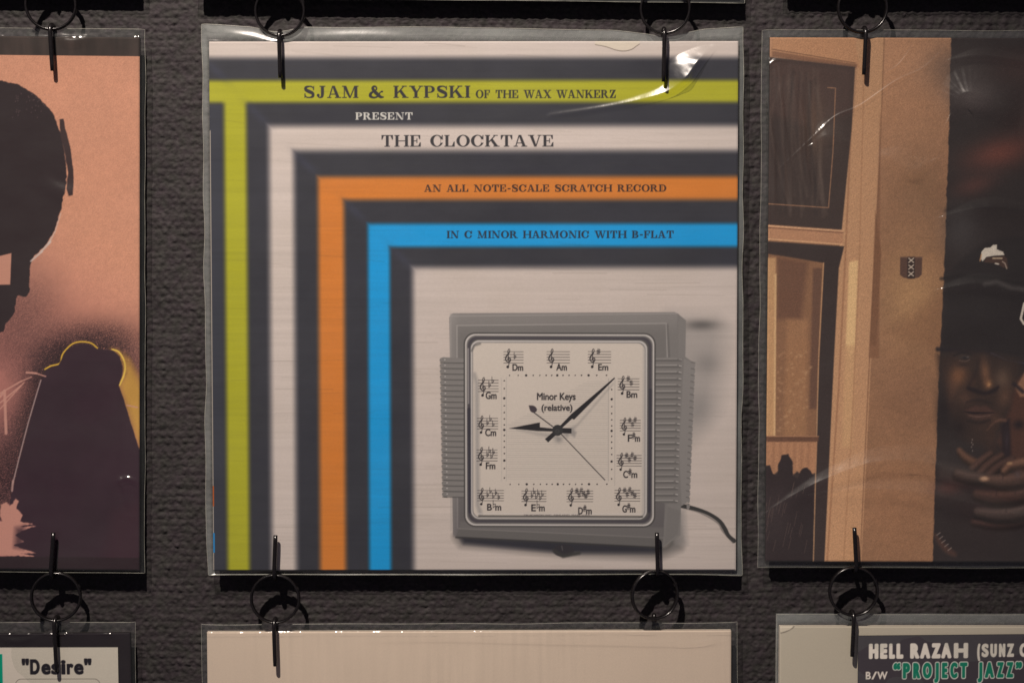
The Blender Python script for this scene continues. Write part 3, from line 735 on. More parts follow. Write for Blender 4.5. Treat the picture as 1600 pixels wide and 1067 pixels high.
    a0, b0 = z(435, 374); a1, b1 = z(580, 400)
    sans(A, 'Minor Keys', a0, a1, b1, b1-b0, D, 1.0, grow=.34)
    a0, b0 = z(452, 418); a1, b1 = z(568, 441)
    sans(A, '(relative)', a0, a1, b1, b1-b0, D, 1.0, grow=.34)
    sans(A, 'TELECHRON INC. ASHLAND, MASS. U.S.A.', 818, 923, 807.2, 2.4, (86, 76, 78), .9, a=.9)
    # hands and their shadow on the dial
    sh = G(150)
    A.poly([(876, 676), (902, 664), (958, 600), (886, 684)], sh, 6, .7); A.poly([(808, 672), (872, 680), (872, 686), (840, 680)], sh, 6, .5)
    A.blob(873, 687, 7, 6, sh, .8); A.poly([(894, 670), (901, 676), (898, 684), (892, 680)], sh, 4, .7)
    K = (34, 30, 34)
    A.poly([(960, 590), (961, 591.5), (897, 656), (894, 654.5), (876, 671), (873, 668), (893, 647)], K, 1.1)
    A.poly([(865, 674.5), (869, 679.5), (856.5, 691.5), (851.5, 686.5)], K, 1.1)
    A.poly([(795, 669.6), (843.5, 660.3), (843.5, 667.8), (868, 670.4), (868, 674.6), (840, 673.6)], K, 1.1)
    A.poly([(874, 668.7), (893, 669.7), (893, 677.6), (874, 677)], K, 1.1)
    A.line([(832, 643), (871, 672.5)], .75, K, 1.0); A.line([(871, 672.5), (945.4, 750.8)], .62, K, 1.0)
    A.poly(spline([(826, 633.5), (834, 634.2), (838.5, 638.5), (838, 643), (833, 645), (828.5, 642), (826, 633.5)], 4), (74, 62, 68), 1.0)
    A.blob(871.3, 672.6, 8.4, 8.6, (50, 48, 50), 1, .93); A.blob(871, 674.2, 3.6, 3.6, (70, 68, 68), .9, .7)
    A.blob(871, 674.2, 1.8, 1.8, (54, 52, 54), .9, .7)

print('middle art'); A = art_middle()
def notch(px): return np.interp(px, [0, 3000], [68-.5, 68-.5])
JA.build(A, 'record jacket with lime, orange and blue stripes and a printed square clock', .85, bow=.0006)

# ================================================================== left: pink sprayed jacket
JB = Jacket(-193.5, 473.5, 822, 832, .55)
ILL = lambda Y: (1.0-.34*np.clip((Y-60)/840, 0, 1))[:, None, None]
def art_pink():
    X, Y = JB.axes(1.0)
    A = Art(X, Y, (208, 145, 117)); al = (slice(None), slice(None)); x, y = A.grid(al); one = np.ones(A.C.shape[:2], np.float32)
    A.mix(al, .85*sstep(330, 640, y-.55*(x-120))*one, (182, 116, 108))
    A.mix(al, .75*sstep(560, 900, y-.2*x)*one, (150, 92, 94))
    A.mul(al, 1+.035*fbm(X, Y, 80, 70, 12, 4))
    sp = np.random.RandomState(4).randn(*A.C.shape[:2]).astype(np.float32)
    A.mul(al, 1+.032*sp); A.mul(al, 1+.03*fbm(X, Y, 5, 5, 13, 2))
    # overspray: dark speckled mist round the figures
    DK, MA = (46, 28, 32), (52, 32, 42)
    def mist(cx, cy, rx, ry, a, rot=0):
        R = max(rx, ry)*2.6; w = A.win(cx-R, cy-R, cx+R, cy+R); xx, yy = A.grid(w)
        c, s = math.cos(rot), math.sin(rot)
        d = np.hypot(((xx-cx)*c+(yy-cy)*s)/rx, (-(xx-cx)*s+(yy-cy)*c)/ry)
        m = np.clip(a*np.exp(-d*d)*(1+.35*sp[w]), 0, 1); A.mix(w, m, DK)
    mist(135, 560, 75, 42, 1.15); mist(78, 585, 26, 26, 1.1); mist(105, 556, 34, 22, .9); mist(60, 650, 22, 60, .7, .3); mist(55, 470, 50, 60, .22); mist(160, 530, 60, 32, .55); mist(70, 610, 30, 62, .7, .5); mist(45, 690, 34, 90, .75, .28)
    mist(10, 760, 45, 90, .8); mist(20, 540, 60, 60, .25); mist(-5, 480, 70, 50, .25); mist(205, 640, 22, 60, .4); mist(30, 850, 40, 30, .4)
    Z = lambda p: (p[0]/1.976, p[1]/1.976)
    head = [Z(p) for p in ((-400, 340), (-300, 270), (-120, 246), (0, 251), (60, 263), (120, 300), (165, 352), (190, 420), (203, 490), (204, 560), (190, 640), (168, 705), (134, 762), (98, 795), (93, 860), (89, 905), (74, 914), (52, 908), (47, 955), (20, 995), (-20, 1030), (-300, 1040), (-420, 800))]
    A.poly(spline(head+head[:1], 3), (45, 32, 35), 1.6, jit=2.2)
    A.poly([Z(p) for p in ((-20, 792), (36, 778), (32, 875), (-20, 876))], (196, 138, 118), 1.4)
    A.poly([Z(p) for p in ((184, 366), (196, 366), (206, 410), (218, 450), (229, 545), (226, 598), (212, 602), (205, 580), (211, 530), (200, 460), (188, 420))], (60, 42, 42), 1.6, jit=1.2)
    for k, (a, b) in enumerate((((96, 802), (130, 772)), ((128, 772), (156, 742)), ((150, 748), (170, 712)), ((170, 712), (188, 655)))):
        A.line([Z(a)+(1.3 if k < 3 else .5,), Z(b)+(1.6 if k < 2 else .5,)], 1, (206, 186, 178), 2.0, .85)
    for k in range(40):
        r = np.random.RandomState(100+k); A.blob(20+r.rand()*60, 145+r.rand()*40, .8, .8, (150, 120, 118), .5)
    Q = lambda p: (p[0]/1.882, 500+p[1]/1.882)
    # yellow light behind the figures
    A.poly([Q(p) for p in ((326, 78), (345, 82), (372, 96), (424, 180), (424, 400), (392, 330), (350, 186), (366, 150))], (196, 142, 62), 12, .6)
    A.poly([Q(p) for p in ((352, 184), (366, 160), (376, 110), (420, 200), (420, 380), (372, 240))], (214, 164, 70), 14, .6)
    A.line([Q(p) for p in ((132, 140), (150, 130), (176, 122), (182, 100), (192, 84), (214, 64), (240, 58), (268, 62), (286, 76))], 1.15, (214, 168, 58), 1.4, sm=4)
    A.line([Q(p) for p in ((330, 80), (348, 86), (362, 106), (368, 130), (364, 156), (352, 184))], 1.3, (232, 190, 84), 1.8, sm=4)
    fig = [(20, 560), (38, 490), (60, 400), (84, 310), (104, 235), (122, 172), (136, 142), (172, 128), (186, 100), (196, 84), (222, 68), (250, 64), (276, 72), (288, 80), (312, 80), (332, 84), (352, 100), (361, 130), (358, 160), (350, 186), (362, 220), (380, 280), (404, 356), (424, 420), (424, 750), (20, 750)]
    A.poly([Q(p) for p in fig], MA, 1.6, jit=.8)
    wv = A.win(-20, 560, 225, 900); A.mul(wv, 1+.13*fbm(X[wv[1]], Y[wv[0]], 70, 90, 77, 4))
    A.poly([Q(p) for p in ((330, 560), (420, 520), (420, 750), (300, 750))], (60, 32, 42), 20, .5)
    PK = (196, 140, 126)
    A.line([Q(p) for p in ((36, 480), (58, 392), (82, 300), (106, 218), (120, 172))], .9, (176, 148, 146), 1.4, .9)
    A.line([Q(p) for p in ((34, 500), (37, 470))], 1.6, (176, 138, 132), 1.6, .9)
    for a, b, r in (((0, 212), (62, 176), 1.2), ((62, 176), (92, 163), .8), ((0, 240), (60, 190), 1.2), ((0, 258), (70, 180), .9), ((78, 150), (106, 152), 1.6), ((104, 152), (134, 161), 1.0), ((13, 205), (17, 330), 2.2), ((13, 205), (0, 222), 2), ((374, 244), (404, 250), .9)):
        A.line([Q(a), Q(b)], r, PK, 1.5, .95)
    br = [(0, 540), (16, 536), (28, 545), (38, 540), (44, 522), (52, 530), (48, 552), (66, 572), (58, 590), (92, 598), (60, 606), (104, 604), (62, 618), (44, 632), (66, 650), (40, 662), (104, 684), (60, 686), (98, 694), (-40, 694), (-40, 600), (4, 590), (-2, 572)]
    A.poly([Q(p) for p in br], (192, 134, 120), 2.0, jit=2.0)
    A.poly([Q(p) for p in ((44, 610), (70, 604), (66, 672), (40, 668))], MA, 10, .7)
    # border: brown-black bands at head and foot
    w = A.win(-700, 40, 300, 87); xs, ys = A.grid(w)
    st = fbm(X[w[1]], Y[w[0]], 14, 60, 41, 3)
    A.mix(w, np.ones(st.shape)*1.0, (58, 46, 42)); A.mul(w, 1+.28*st)
    A.rect(-700, 869.5, 300, 900, (40, 24, 30), 1.2)
    return A
A = art_pink()
M_DULL = print_material('sprayed_card', .6)
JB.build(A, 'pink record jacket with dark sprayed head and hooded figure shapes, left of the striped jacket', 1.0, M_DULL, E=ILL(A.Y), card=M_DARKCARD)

# ================================================================== right: brown photographic jacket
JC = Jacket(1610.5, 471.5, 822, 818, .15)
def art_brown():
    X, Y = JC.axes(1.0)
    A = Art(X, Y, (152, 110, 82)); al = (slice(None), slice(None)); x, y = A.grid(al); one = np.ones(A.C.shape[:2], np.float32)
    # render of the wall: light pools on it
    A.mix(al, .85*(1-sstep(60, 380, y))*one, (192, 140, 106))
    A.blob(1425, 470, 55, 90, (184, 140, 98), .75); A.blob(1440, 300, 40, 60, (140, 104, 78), .6); A.blob(1420, 620, 60, 80, (138, 98, 74), .5); A.blob(1400, 800, 60, 90, (158, 112, 82), .5)
    A.poly([(1385, 520), (1480, 450), (1480, 560), (1440, 540)], (142, 100, 72), 24, .6)
    A.mul(al, 1+.055*fbm(X, Y, 34, 30, 3, 5)); A.mul(al, 1+.03*fbm(X, Y, 6, 5, 19, 2))
    # door frame: post, mouldings
    PO = (192, 144, 108)
    A.poly([(1336, 62), (1378, 62), (1374, 200), (1362, 560), (1350, 890), (1288, 890), (1300, 560), (1316, 300), (1326, 100)], PO, 2)
    A.poly([(1372, 180), (1366, 400), (1358, 560), (1374, 560), (1374, 400)], (132, 90, 66), 3, .7); A.poly([(1366, 330), (1360, 540), (1370, 540), (1376, 395)], (126, 86, 62), 2, .8)
    A.line([(1377, 62), (1372, 250), (1366, 400), (1358, 600), (1348, 890)], .8, (120, 82, 60), 1.8, .7)
    A.poly([(1326, 410), (1340, 408), (1337, 540), (1330, 560), (1322, 540)], (226, 184, 134), 3, .95); A.poly([(1322, 540), (1337, 540), (1334, 700), (1318, 700)], (204, 158, 116), 6, .8)
    A.line([(1330, 108), (1320, 400), (1312, 600), (1296, 890)], 1.4, (150, 104, 76), 2.0, .6); A.line([(1346, 110), (1342, 400), (1334, 650), (1322, 890)], 1.0, (166, 120, 88), 2.0, .6)
    # upper panes
    A.poly([(1203, 62), (1330, 62), (1340, 110), (1203, 82)], (190, 138, 102), 2)
    A.poly([(1203, 84), (1336, 104), (1334, 110), (1203, 92)], (130, 90, 68), 2, .8)
    A.line([(1203, 81), (1332, 102)], .6, (96, 66, 50), 1.3, .8)
    A.poly([(1198, 93), (1332, 108), (1328, 200), (1314, 360), (1196, 352)], (64, 50, 46), 2)
    A.poly([(1200, 96), (1330, 110), (1326, 180), (1260, 200), (1200, 180)], (84, 62, 56), 14, .7); A.blob(1290, 210, 24, 40, (86, 72, 66), .7); A.blob(1268, 200, 18, 50, (98, 70, 54), .6)  # grey blob: soft reflection on the sleeve, painted into the print
    for k in range(26):
        r = np.random.RandomState(300+k); xx = 1206+r.rand()*70
        A.line([(xx, 110+r.rand()*30), (xx+6*r.randn(), 200), (xx+8+8*r.randn(), 300+r.rand()*40)], .8+r.rand(), (112, 94, 84) if k % 2 else (42, 33, 32), 5.5, .30, sm=3)  # pane reflections painted as light and dark streaks
    A.line([(1290, 140), (1302, 141), (1299, 240), (1293, 326), (1196, 320)], .7, (178, 128, 96), 1.3, .8)
    # transom
    A.poly([(1195, 353), (1316, 362), (1316, 384), (1195, 376)], (182, 132, 100), 1.6); A.line([(1195, 354), (1316, 362)], .8, (218, 168, 130), 1.4); A.line([(1195, 357), (1316, 365)], .7, (110, 74, 58), 1.4, .8); A.line([(1195, 374.5), (1316, 383)], 1.0, (214, 164, 124), 1.4, .9)
    # lower window
    A.poly([(1194, 378), (1318, 386), (1310, 420), (1304, 560), (1292, 890), (1190, 890)], (58, 46, 44), 2)
    A.poly([(1200, 398), (1287, 412), (1281, 560), (1276, 720), (1194, 720)], (138, 98, 72), 2)
    A.poly([(1213, 402), (1262, 410), (1252, 500), (1213, 500)], (108, 74, 58), 10, .9); A.poly([(1198, 404), (1212, 404), (1212, 690), (1194, 690)], (196, 150, 108), 4, .9)
    A.line([(1211.5, 430), (1212, 690)], 1.4, (224, 182, 134), 2.2, .8); A.poly([(1270, 420), (1284, 420), (1278, 640), (1266, 640)], (92, 64, 54), 4, .7)
    A.poly([(1230, 500), (1262, 500), (1262, 690), (1226, 690)], (164, 118, 84), 8, .7); A.line([(1286, 412), (1280, 560), (1275, 880)], .8, (200, 152, 112), 1.4, .85)
    for k in range(60):
        r = np.random.RandomState(500+k); A.blob(1216+r.rand()*52, 550+r.rand()*125, 2.6, 2.0, (206, 162, 122), .30)
    A.poly([(1194, 683), (1281, 683), (1281, 691), (1194, 692)], (104, 70, 54), 1.6); A.line([(1194, 683), (1281, 683)], .7, (170, 122, 92), 1.2)
    A.poly([(1194, 692), (1279, 692), (1277, 740), (1262, 748), (1248, 738), (1234, 750), (1218, 738), (1206, 748), (1192, 738)], (176, 126, 94), 3)
    for k in range(7): A.line([(1200+k*11, 694), (1199+k*11, 738)], 2, (146, 102, 76), 5, .5)
    A.poly([(1190, 742), (1196, 729), (1205, 728), (1210, 742), (1216, 746), (1219, 724), (1224, 713), (1234, 711), (1240, 724), (1241, 746), (1249, 750), (1256, 733), (1264, 731), (1274, 746), (1274, 890), (1188, 890)], (46, 35, 36), 2, jit=1.8)
    A.blob(1215, 800, 26, 50, (66, 54, 54), .5)
    # the dark right half, with the man
    BK = (50, 41, 40)
    A.poly([(1481, 40), (1479, 200), (1475, 400), (1468, 600), (1462, 890), (2100, 890), (2100, 40)], BK, 2, jit=1.4)
    A.blob(1515, 150, 42, 30, (104, 92, 90), .75); A.blob(1500, 110, 60, 40, (74, 64, 62), .6); A.blob(1590, 110, 50, 30, (78, 54, 50), .6)  # first grey blob is a cloudy film reflection put into the print colour
    A.blob(1560, 240, 60, 26, (128, 70, 58), .8, rot=-.25); A.blob(1520, 290, 36, 16, (106, 64, 56), .6, rot=-.3); A.blob(1640, 200, 60, 60, (100, 62, 54), .5)
    A.blob(1500, 360, 30, 40, (76, 70, 70), .6); A.line([(1478, 330), (1520, 322), (1560, 326), (1610, 330)], 3, (38, 30, 30), 10, .7)
    # cap
    A.poly(spline([(1478, 500), (1480, 440), (1500, 408), (1540, 380), (1600, 372), (1660, 400), (1690, 470), (1690, 540), (1600, 556), (1540, 548), (1472, 546)], 4), (44, 37, 37), 8)
    A.line([(1470, 436), (1500, 432), (1540, 434), (1600, 444)], 2, (34, 28, 28), 5, .8); A.line([(1538, 444), (1556, 440), (1580, 450), (1602, 452)], 3, (92, 84, 82), 6, .6)
    A.line([(1466, 546), (1500, 548), (1545, 550), (1575, 564), (1606, 570)], 3.4, (40, 33, 36), 4, .9); A.line([(1550, 552), (1578, 564), (1604, 568)], 1.4, (74, 68, 82), 3, .7)
    # pale badge on the cap
    WH = (224, 208, 192)
    A.poly([(1531, 405), (1532, 394), (1537, 388), (1546, 387), (1550, 383), (1556, 383), (1556, 390), (1566, 394), (1568, 399), (1552, 400), (1540, 402), (1534, 409)], WH, 1.6)
    A.poly([(1540, 403), (1567, 400), (1572, 404), (1574, 420), (1566, 418), (1554, 412), (1536, 410)], (78, 56, 48), 2); A.line([(1550, 404), (1564, 404)], 1, (206, 180, 150), 1.6); A.line([(1554, 412), (1559, 413)], 1, WH, 1.4); A.line([(1565, 409), (1569, 412), (1572, 420)], .8, (180, 156, 140), 1.4); A.line([(1530, 408), (1532, 398)], .8, (200, 150, 110), 1.4)
    A.line([(1600, 474), (1595, 498), (1600, 506)], 1.8, WH, 1.6)
    # face, mostly in the shade of the cap
    A.poly(spline([(1466, 556), (1474, 610), (1486, 650), (1504, 682), (1528, 696), (1550, 688), (1568, 664), (1582, 634), (1592, 600), (1594, 566), (1560, 556), (1510, 550), (1466, 556)], 4), (58, 43, 38), 14)
    for cx, cy, rx, ry, c, a_, ro in ((1498, 588, 15, 20, (136, 90, 62), .85, .3), (1488, 610, 9, 22, (104, 70, 54), .6, .2), (1541, 582, 8, 22, (130, 90, 66), .8, -.15), (1546, 600, 7, 8, (142, 98, 68), .9, 0), (1547, 601, 3, 3.5, (196, 142, 100), .8, 0),
                                   (1568, 592, 14, 18, (116, 90, 74), .75, 0), (1572, 620, 12, 18, (108, 76, 60), .7, .3), (1556, 654, 12, 12, (94, 66, 54), .6, 0), (1510, 622, 14, 12, (98, 68, 54), .6, 0), (1540, 668, 16, 8, (74, 54, 46), .55, 0),
                                   (1520, 596, 8, 9, (78, 54, 44), .7, 0), (1476, 640, 12, 40, (36, 28, 29), .8, 0), (1500, 668, 14, 18, (38, 29, 29), .8, -.5)): A.blob(cx, cy, rx, ry, c, a_, 0, ro)
    A.line([(1492, 556, 1.5), (1504, 551, 2.6), (1518, 554, 1.4)], 2, (40, 32, 33), 4, .85, sm=4); A.blob(1508, 558.5, 10, 4.4, (74, 66, 64), .6); A.blob(1509, 559.5, 6, 2.6, (40, 34, 36), .95); A.blob(1513, 558, 2.2, 1.4, (120, 110, 106), .6); A.line([(1500, 563.5), (1509, 565), (1516, 562)], .7, (112, 90, 80), 2, .7, sm=3); A.blob(1506, 570, 10, 4, (50, 38, 36), .7)
    A.line([(1530, 562, 1.5), (1525, 584, 2.4), (1517, 600, 2.4), (1515, 607, 2)], 2, (50, 36, 34), 6, .75, sm=4)
    A.line([(1515, 607, 2.4), (1526, 611, 3.4), (1540, 615, 2.6), (1554, 611, 3.2), (1561, 605, 2)], 2, (36, 26, 29), 5, .9, sm=4); A.line([(1516, 617), (1538, 621), (1556, 617)], 2, (64, 46, 41), 6, .6, sm=3)
    A.line([(1512, 629, 1), (1530, 625, 1.8), (1550, 630, 1)], 1.6, (42, 32, 32), 5, .6, sm=3)
    A.poly(spline([(1508, 643), (1519, 637), (1529, 634), (1534, 636), (1541, 634), (1551, 640), (1555, 645), (1534, 646), (1508, 643)], 4), (92, 62, 55), 5, .65); A.poly(spline([(1510, 645), (1532, 647), (1554, 646), (1546, 655), (1530, 657), (1516, 653), (1510, 645)], 4), (84, 59, 52), 6, .7)
    A.line([(1508, 643.5, .6), (1522, 645.5, 1.4), (1534, 645.5, 1.2), (1555, 645, .6)], 1.2, (32, 23, 26), 2.2, .9, sm=4); A.line([(1517, 649.5, .4), (1530, 651.5, .9), (1549, 649.5, .4)], .8, (132, 100, 90), 2.6, .6, sm=4); A.line([(1516, 658), (1532, 661), (1548, 657)], 2, (42, 32, 31), 5, .7, sm=3)
    # collar, chain and a second shape at the frame edge
    A.poly([(1580, 640), (1590, 596), (1602, 584), (1640, 600), (1640, 780), (1592, 740), (1562, 690)], (84, 54, 44), 9); A.poly([(1588, 606), (1602, 582), (1640, 592), (1640, 622), (1596, 620)], (160, 114, 88), 4, .85); A.line([(1586, 600), (1600, 612)], 3, (44, 34, 38), 4, .85); A.poly([(1566, 664), (1580, 654), (1584, 724), (1570, 734)], (40, 30, 34), 6, .9)
    A.line([(1545, 673, .6), (1554, 662, 1.1), (1564, 656.5, 2.2), (1573, 657, 2.4)], 1.4, (118, 82, 68), 3.6, .7, sm=4); A.blob(1594, 664, 10, 8, (38, 29, 32), .9); A.blob(1552, 690, 14, 24, (74, 50, 40), .6); A.blob(1576, 690, 3, 16, (70, 56, 64), .5)
    for cx, cy in ((1522, 687.5), (1521, 692), (1523, 695), (1521, 699), (1522.5, 705)): A.blob(cx, cy, 1.0, 1.5, (150, 134, 126), .8)
    # clasped hands
    def finger(pts, c, lit=1.22, dark=.5):
        q = [(p[0]+1, p[1]+p[2]*.55, p[2]*1.02) for p in pts]; A.line(q, 1, tuple(v*dark for v in c), 5, .9, sm=4)
        A.line([(p[0], p[1]-.6, p[2]*.80) for p in pts], 1, tuple(v*.86 for v in c), 6, .95, sm=4)
        A.line([(p[0], p[1]-p[2]*.28, p[2]*.38) for p in pts], 1, tuple(min(255, v*lit) for v in c), 7, .75, sm=4)
    A.blob(1556, 780, 56, 60, (52, 38, 37), .95)
    finger([(1616, 802, 8), (1596, 815, 8), (1560, 820, 7), (1526, 817, 5)], (76, 53, 48)); finger([(1624, 786, 12), (1596, 800, 12), (1562, 804, 11), (1532, 801, 8)], (82, 66, 61)); finger([(1618, 764, 12), (1592, 774, 12), (1558, 777, 11.5), (1530, 773, 8)], (80, 57, 50))
    finger([(1502, 705, 5), (1512, 715, 6.5), (1530, 725, 7), (1556, 735, 7)], (100, 70, 56)); finger([(1551, 709, 4), (1538, 718, 5.5), (1522, 733, 5)], (86, 61, 53)); finger([(1568, 712, 5), (1550, 724, 6), (1534, 740, 5.5)], (82, 58, 50)); finger([(1584, 718, 6), (1566, 727, 6), (1548, 742, 6)], (78, 55, 48))
    A.poly([(1470, 724), (1500, 728), (1520, 734), (1522, 756), (1496, 754), (1469, 748)], (70, 58, 54), 12, .8); finger([(1500, 741, 9), (1518, 745, 9.5), (1542, 748, 8.5)], (80, 62, 56)); finger([(1622, 740, 12), (1596, 748, 12), (1570, 751, 11), (1548, 750, 8)], (90, 66, 57))
    A.blob(1541.5, 749, 9.5, 5.6, (150, 112, 88), .9, .35); A.blob(1542, 748.2, 6.5, 3.4, (192, 152, 124), .8, .3)
    finger([(1610, 722, 8), (1594, 724, 7), (1580, 728, 6), (1572, 736, 5)], (118, 84, 68)); A.blob(1581, 724.5, 6, 3.4, (178, 136, 100), .8, .2); A.blob(1594, 742, 6, 8, (84, 72, 76), .5)
    for xx, yy in ((1560, 770), (1576, 796), (1570, 745), (1590, 768)): A.line([(xx, yy-5), (xx+1.2, yy), (xx+.6, yy+5)], .6, (50, 37, 36), 2.5, .6)
    A.blob(1484, 764, 24, 13, (98, 58, 52), .6); A.line([(1466, 838, 2), (1474, 850, 4), (1486, 862, 5), (1496, 868, 4)], 4, (84, 58, 50), 6, .8, sm=3)
    for cx, cy in ((1471, 836), (1475, 842), (1479, 848), (1484, 854), (1489, 860)): A.line([(cx-2.6, cy+2), (cx+2.6, cy-2)], .7, (170, 150, 140), 1.6, .65)
    # plaque with three crosses
    A.poly([(1405.5, 402), (1440, 402), (1439.5, 430), (1434, 434.5), (1423, 436.5), (1411, 434.5), (1405.5, 430)], (92, 66, 56), 1.6); A.poly([(1416.5, 402), (1428.5, 402), (1428.5, 436), (1417, 436)], (60, 44, 40), 1.4); A.line([(1406, 403), (1440, 403)], .6, (130, 98, 82), 1.4, .7)
    for cy in (407.5, 418, 428.5):
        for q in (-1, 1): A.line([(1419, cy-3.2*q), (1426.4, cy+3.2*q)], .75, (208, 188, 170), 1.2)
    # scuffs at the spine
    for k in range(30):
        r = np.random.RandomState(700+k); xx = 1192+r.rand()*70; yy = 770+r.rand()*100
        A.line([(xx, yy), (xx+4, yy-14-10*r.rand())], .3, (120, 96, 86), 1.0, .5)
    A.mul(al, 1+.05*np.random.RandomState(8).randn(*A.C.shape[:2]))
    return A
A = art_brown()
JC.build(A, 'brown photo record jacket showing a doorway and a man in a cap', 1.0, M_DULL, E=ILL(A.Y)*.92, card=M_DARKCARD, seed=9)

# ================================================================== bottom row
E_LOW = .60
JD = Jacket(215-411, 981.5+411, 822, 822, -.35)
def art_black():
    X, Y = JD.axes(1.0); A = Art(X, Y, (28, 21, 25)); al = (slice(None), slice(None))
    A.mul(al, 1+.10*fbm(X, Y, 30, 30, 5, 4)); return A
A = art_black()
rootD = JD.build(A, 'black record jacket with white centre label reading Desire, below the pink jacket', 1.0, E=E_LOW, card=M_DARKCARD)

def label_part(J, parent, name, x0, y0, x1, y1, painter, step, tilt=0.0, lift=.0009, lab=None):
    X = np.arange(x0, x1+step, step); Y = np.arange(y0, y1+step, step)
    A = Art(X, Y, (255, 255, 255)); painter(A)
    # true place of the label on its jacket (the foot of the wall is a little farther from the camera)
    def loc(px, py):
        d = at(px, py, CARD_Y)-J.base; c_, s_ = math.cos(J.roll), math.sin(J.roll)
        return d.x*c_-d.z*s_, d.x*s_+d.z*c_
    (ax, az), (bx, _), (_, bz) = loc(60, 1010), loc(1460, 1010), loc(60, 1060)
    lx = ax+(X-60)*(bx-ax)/1400; lz = az+(Y-1010)*(bz-az)/50
    lz = lz + (loc((x0+x1)/2, 1010)[1]-az)
    ZZ = lz[:, None] + (lx-lx[0])[None, :]*tilt
    u = (X-J.x0)/J.w; v = (Y-J.y0)/J.h
    dep = -lift-.0005*np.sin(math.pi*np.clip(u, 0, 1))[None, :]*np.sin(math.pi*np.clip(v, 0, 1))[:, None]
    V = np.stack([np.broadcast_to(lx[None, :], ZZ.shape), dep, ZZ], -1).reshape(-1, 3)
    F, idx = grid_faces(len(Y), len(X)); F = F[:, ::-1]; pr = perim(idx); n0 = len(V); B = V[pr].copy(); B[:, 1] += .0002
    k = np.arange(len(pr)); k2 = (k+1) % len(pr)
    me = raw_mesh(name, np.concatenate([V, B]), np.concatenate([F, np.stack([pr[k], pr[k2], n0+k2, n0+k], 1)[:, ::-1]]))
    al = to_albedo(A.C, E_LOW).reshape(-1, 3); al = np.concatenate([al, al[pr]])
    ca = me.color_attributes.new('print', 'FLOAT_COLOR', 'POINT'); ca.data.foreach_set('color', np.concatenate([al, np.ones((len(al), 1))], 1).astype(np.float32).ravel())
    o = link(name, me, M_PRINT, parent)
    if lab: o['label'] = lab
    return o
def paint_desire(A):
    al = (slice(None), slice(None)); A.C[:] = (184, 172, 158); A.mul(al, 1+.015*fbm(A.X, A.Y, 90, 90, 3, 3))
    A.rect(-300, 1020, 4.3, 1300, (0, 128, 104), 1.0)
    K = (20, 16, 24)
    # heavy condensed letters
    xs = 35.0
    for ch, a, b in (('"', 35.6, 44.4), ('D', 48.6, 61.0), ('e', 66.2, 78.0), ('s', 81.6, 91.6), ('i', 97.0, 101.4), ('r', 105.8, 113.6), ('e', 117.2, 129.4), ('"', 133.0, 141.8)):
        sans(A, ch, a, b, 1050.6, 21.4, K, 1.0, grow=1.45)
    o = []
    for (cx, cy, a0) in ((147, 1068, -90), (147, 1140, 0), (33, 1140, 90), (33, 1068, 180)):
        for k in range(7): a = math.radians(a0+15*k); o.append((cx+9*math.cos(a), cy+9*math.sin(a)))
    A.line(o+o[:1], .35, (70, 62, 58), 1.0, .9)
label_part(JD, rootD, 'paper_label', -150, 1009.5, 184, 1330, paint_desire, .9, -.004, lab='white paper label with teal strip')

JE = Jacket(734.5, 976.5+411, 826, 822, -.18)
X, Y = JE.axes(1.0); A = Art(X, Y, (190, 168, 150)); A.mul((slice(None), slice(None)), 1+.012*fbm(X, Y, 80, 80, 5, 4)+.035*fbm(X, Y, 7, 160, 6, 3)*np.clip(.4+vnoise(X, Y, 140, 300, 7), 0, 1))  # vertical streaks of the film painted into the card colour
JE.build(A, 'plain cream record jacket below the striped clock jacket', 1.0, E=E_LOW)

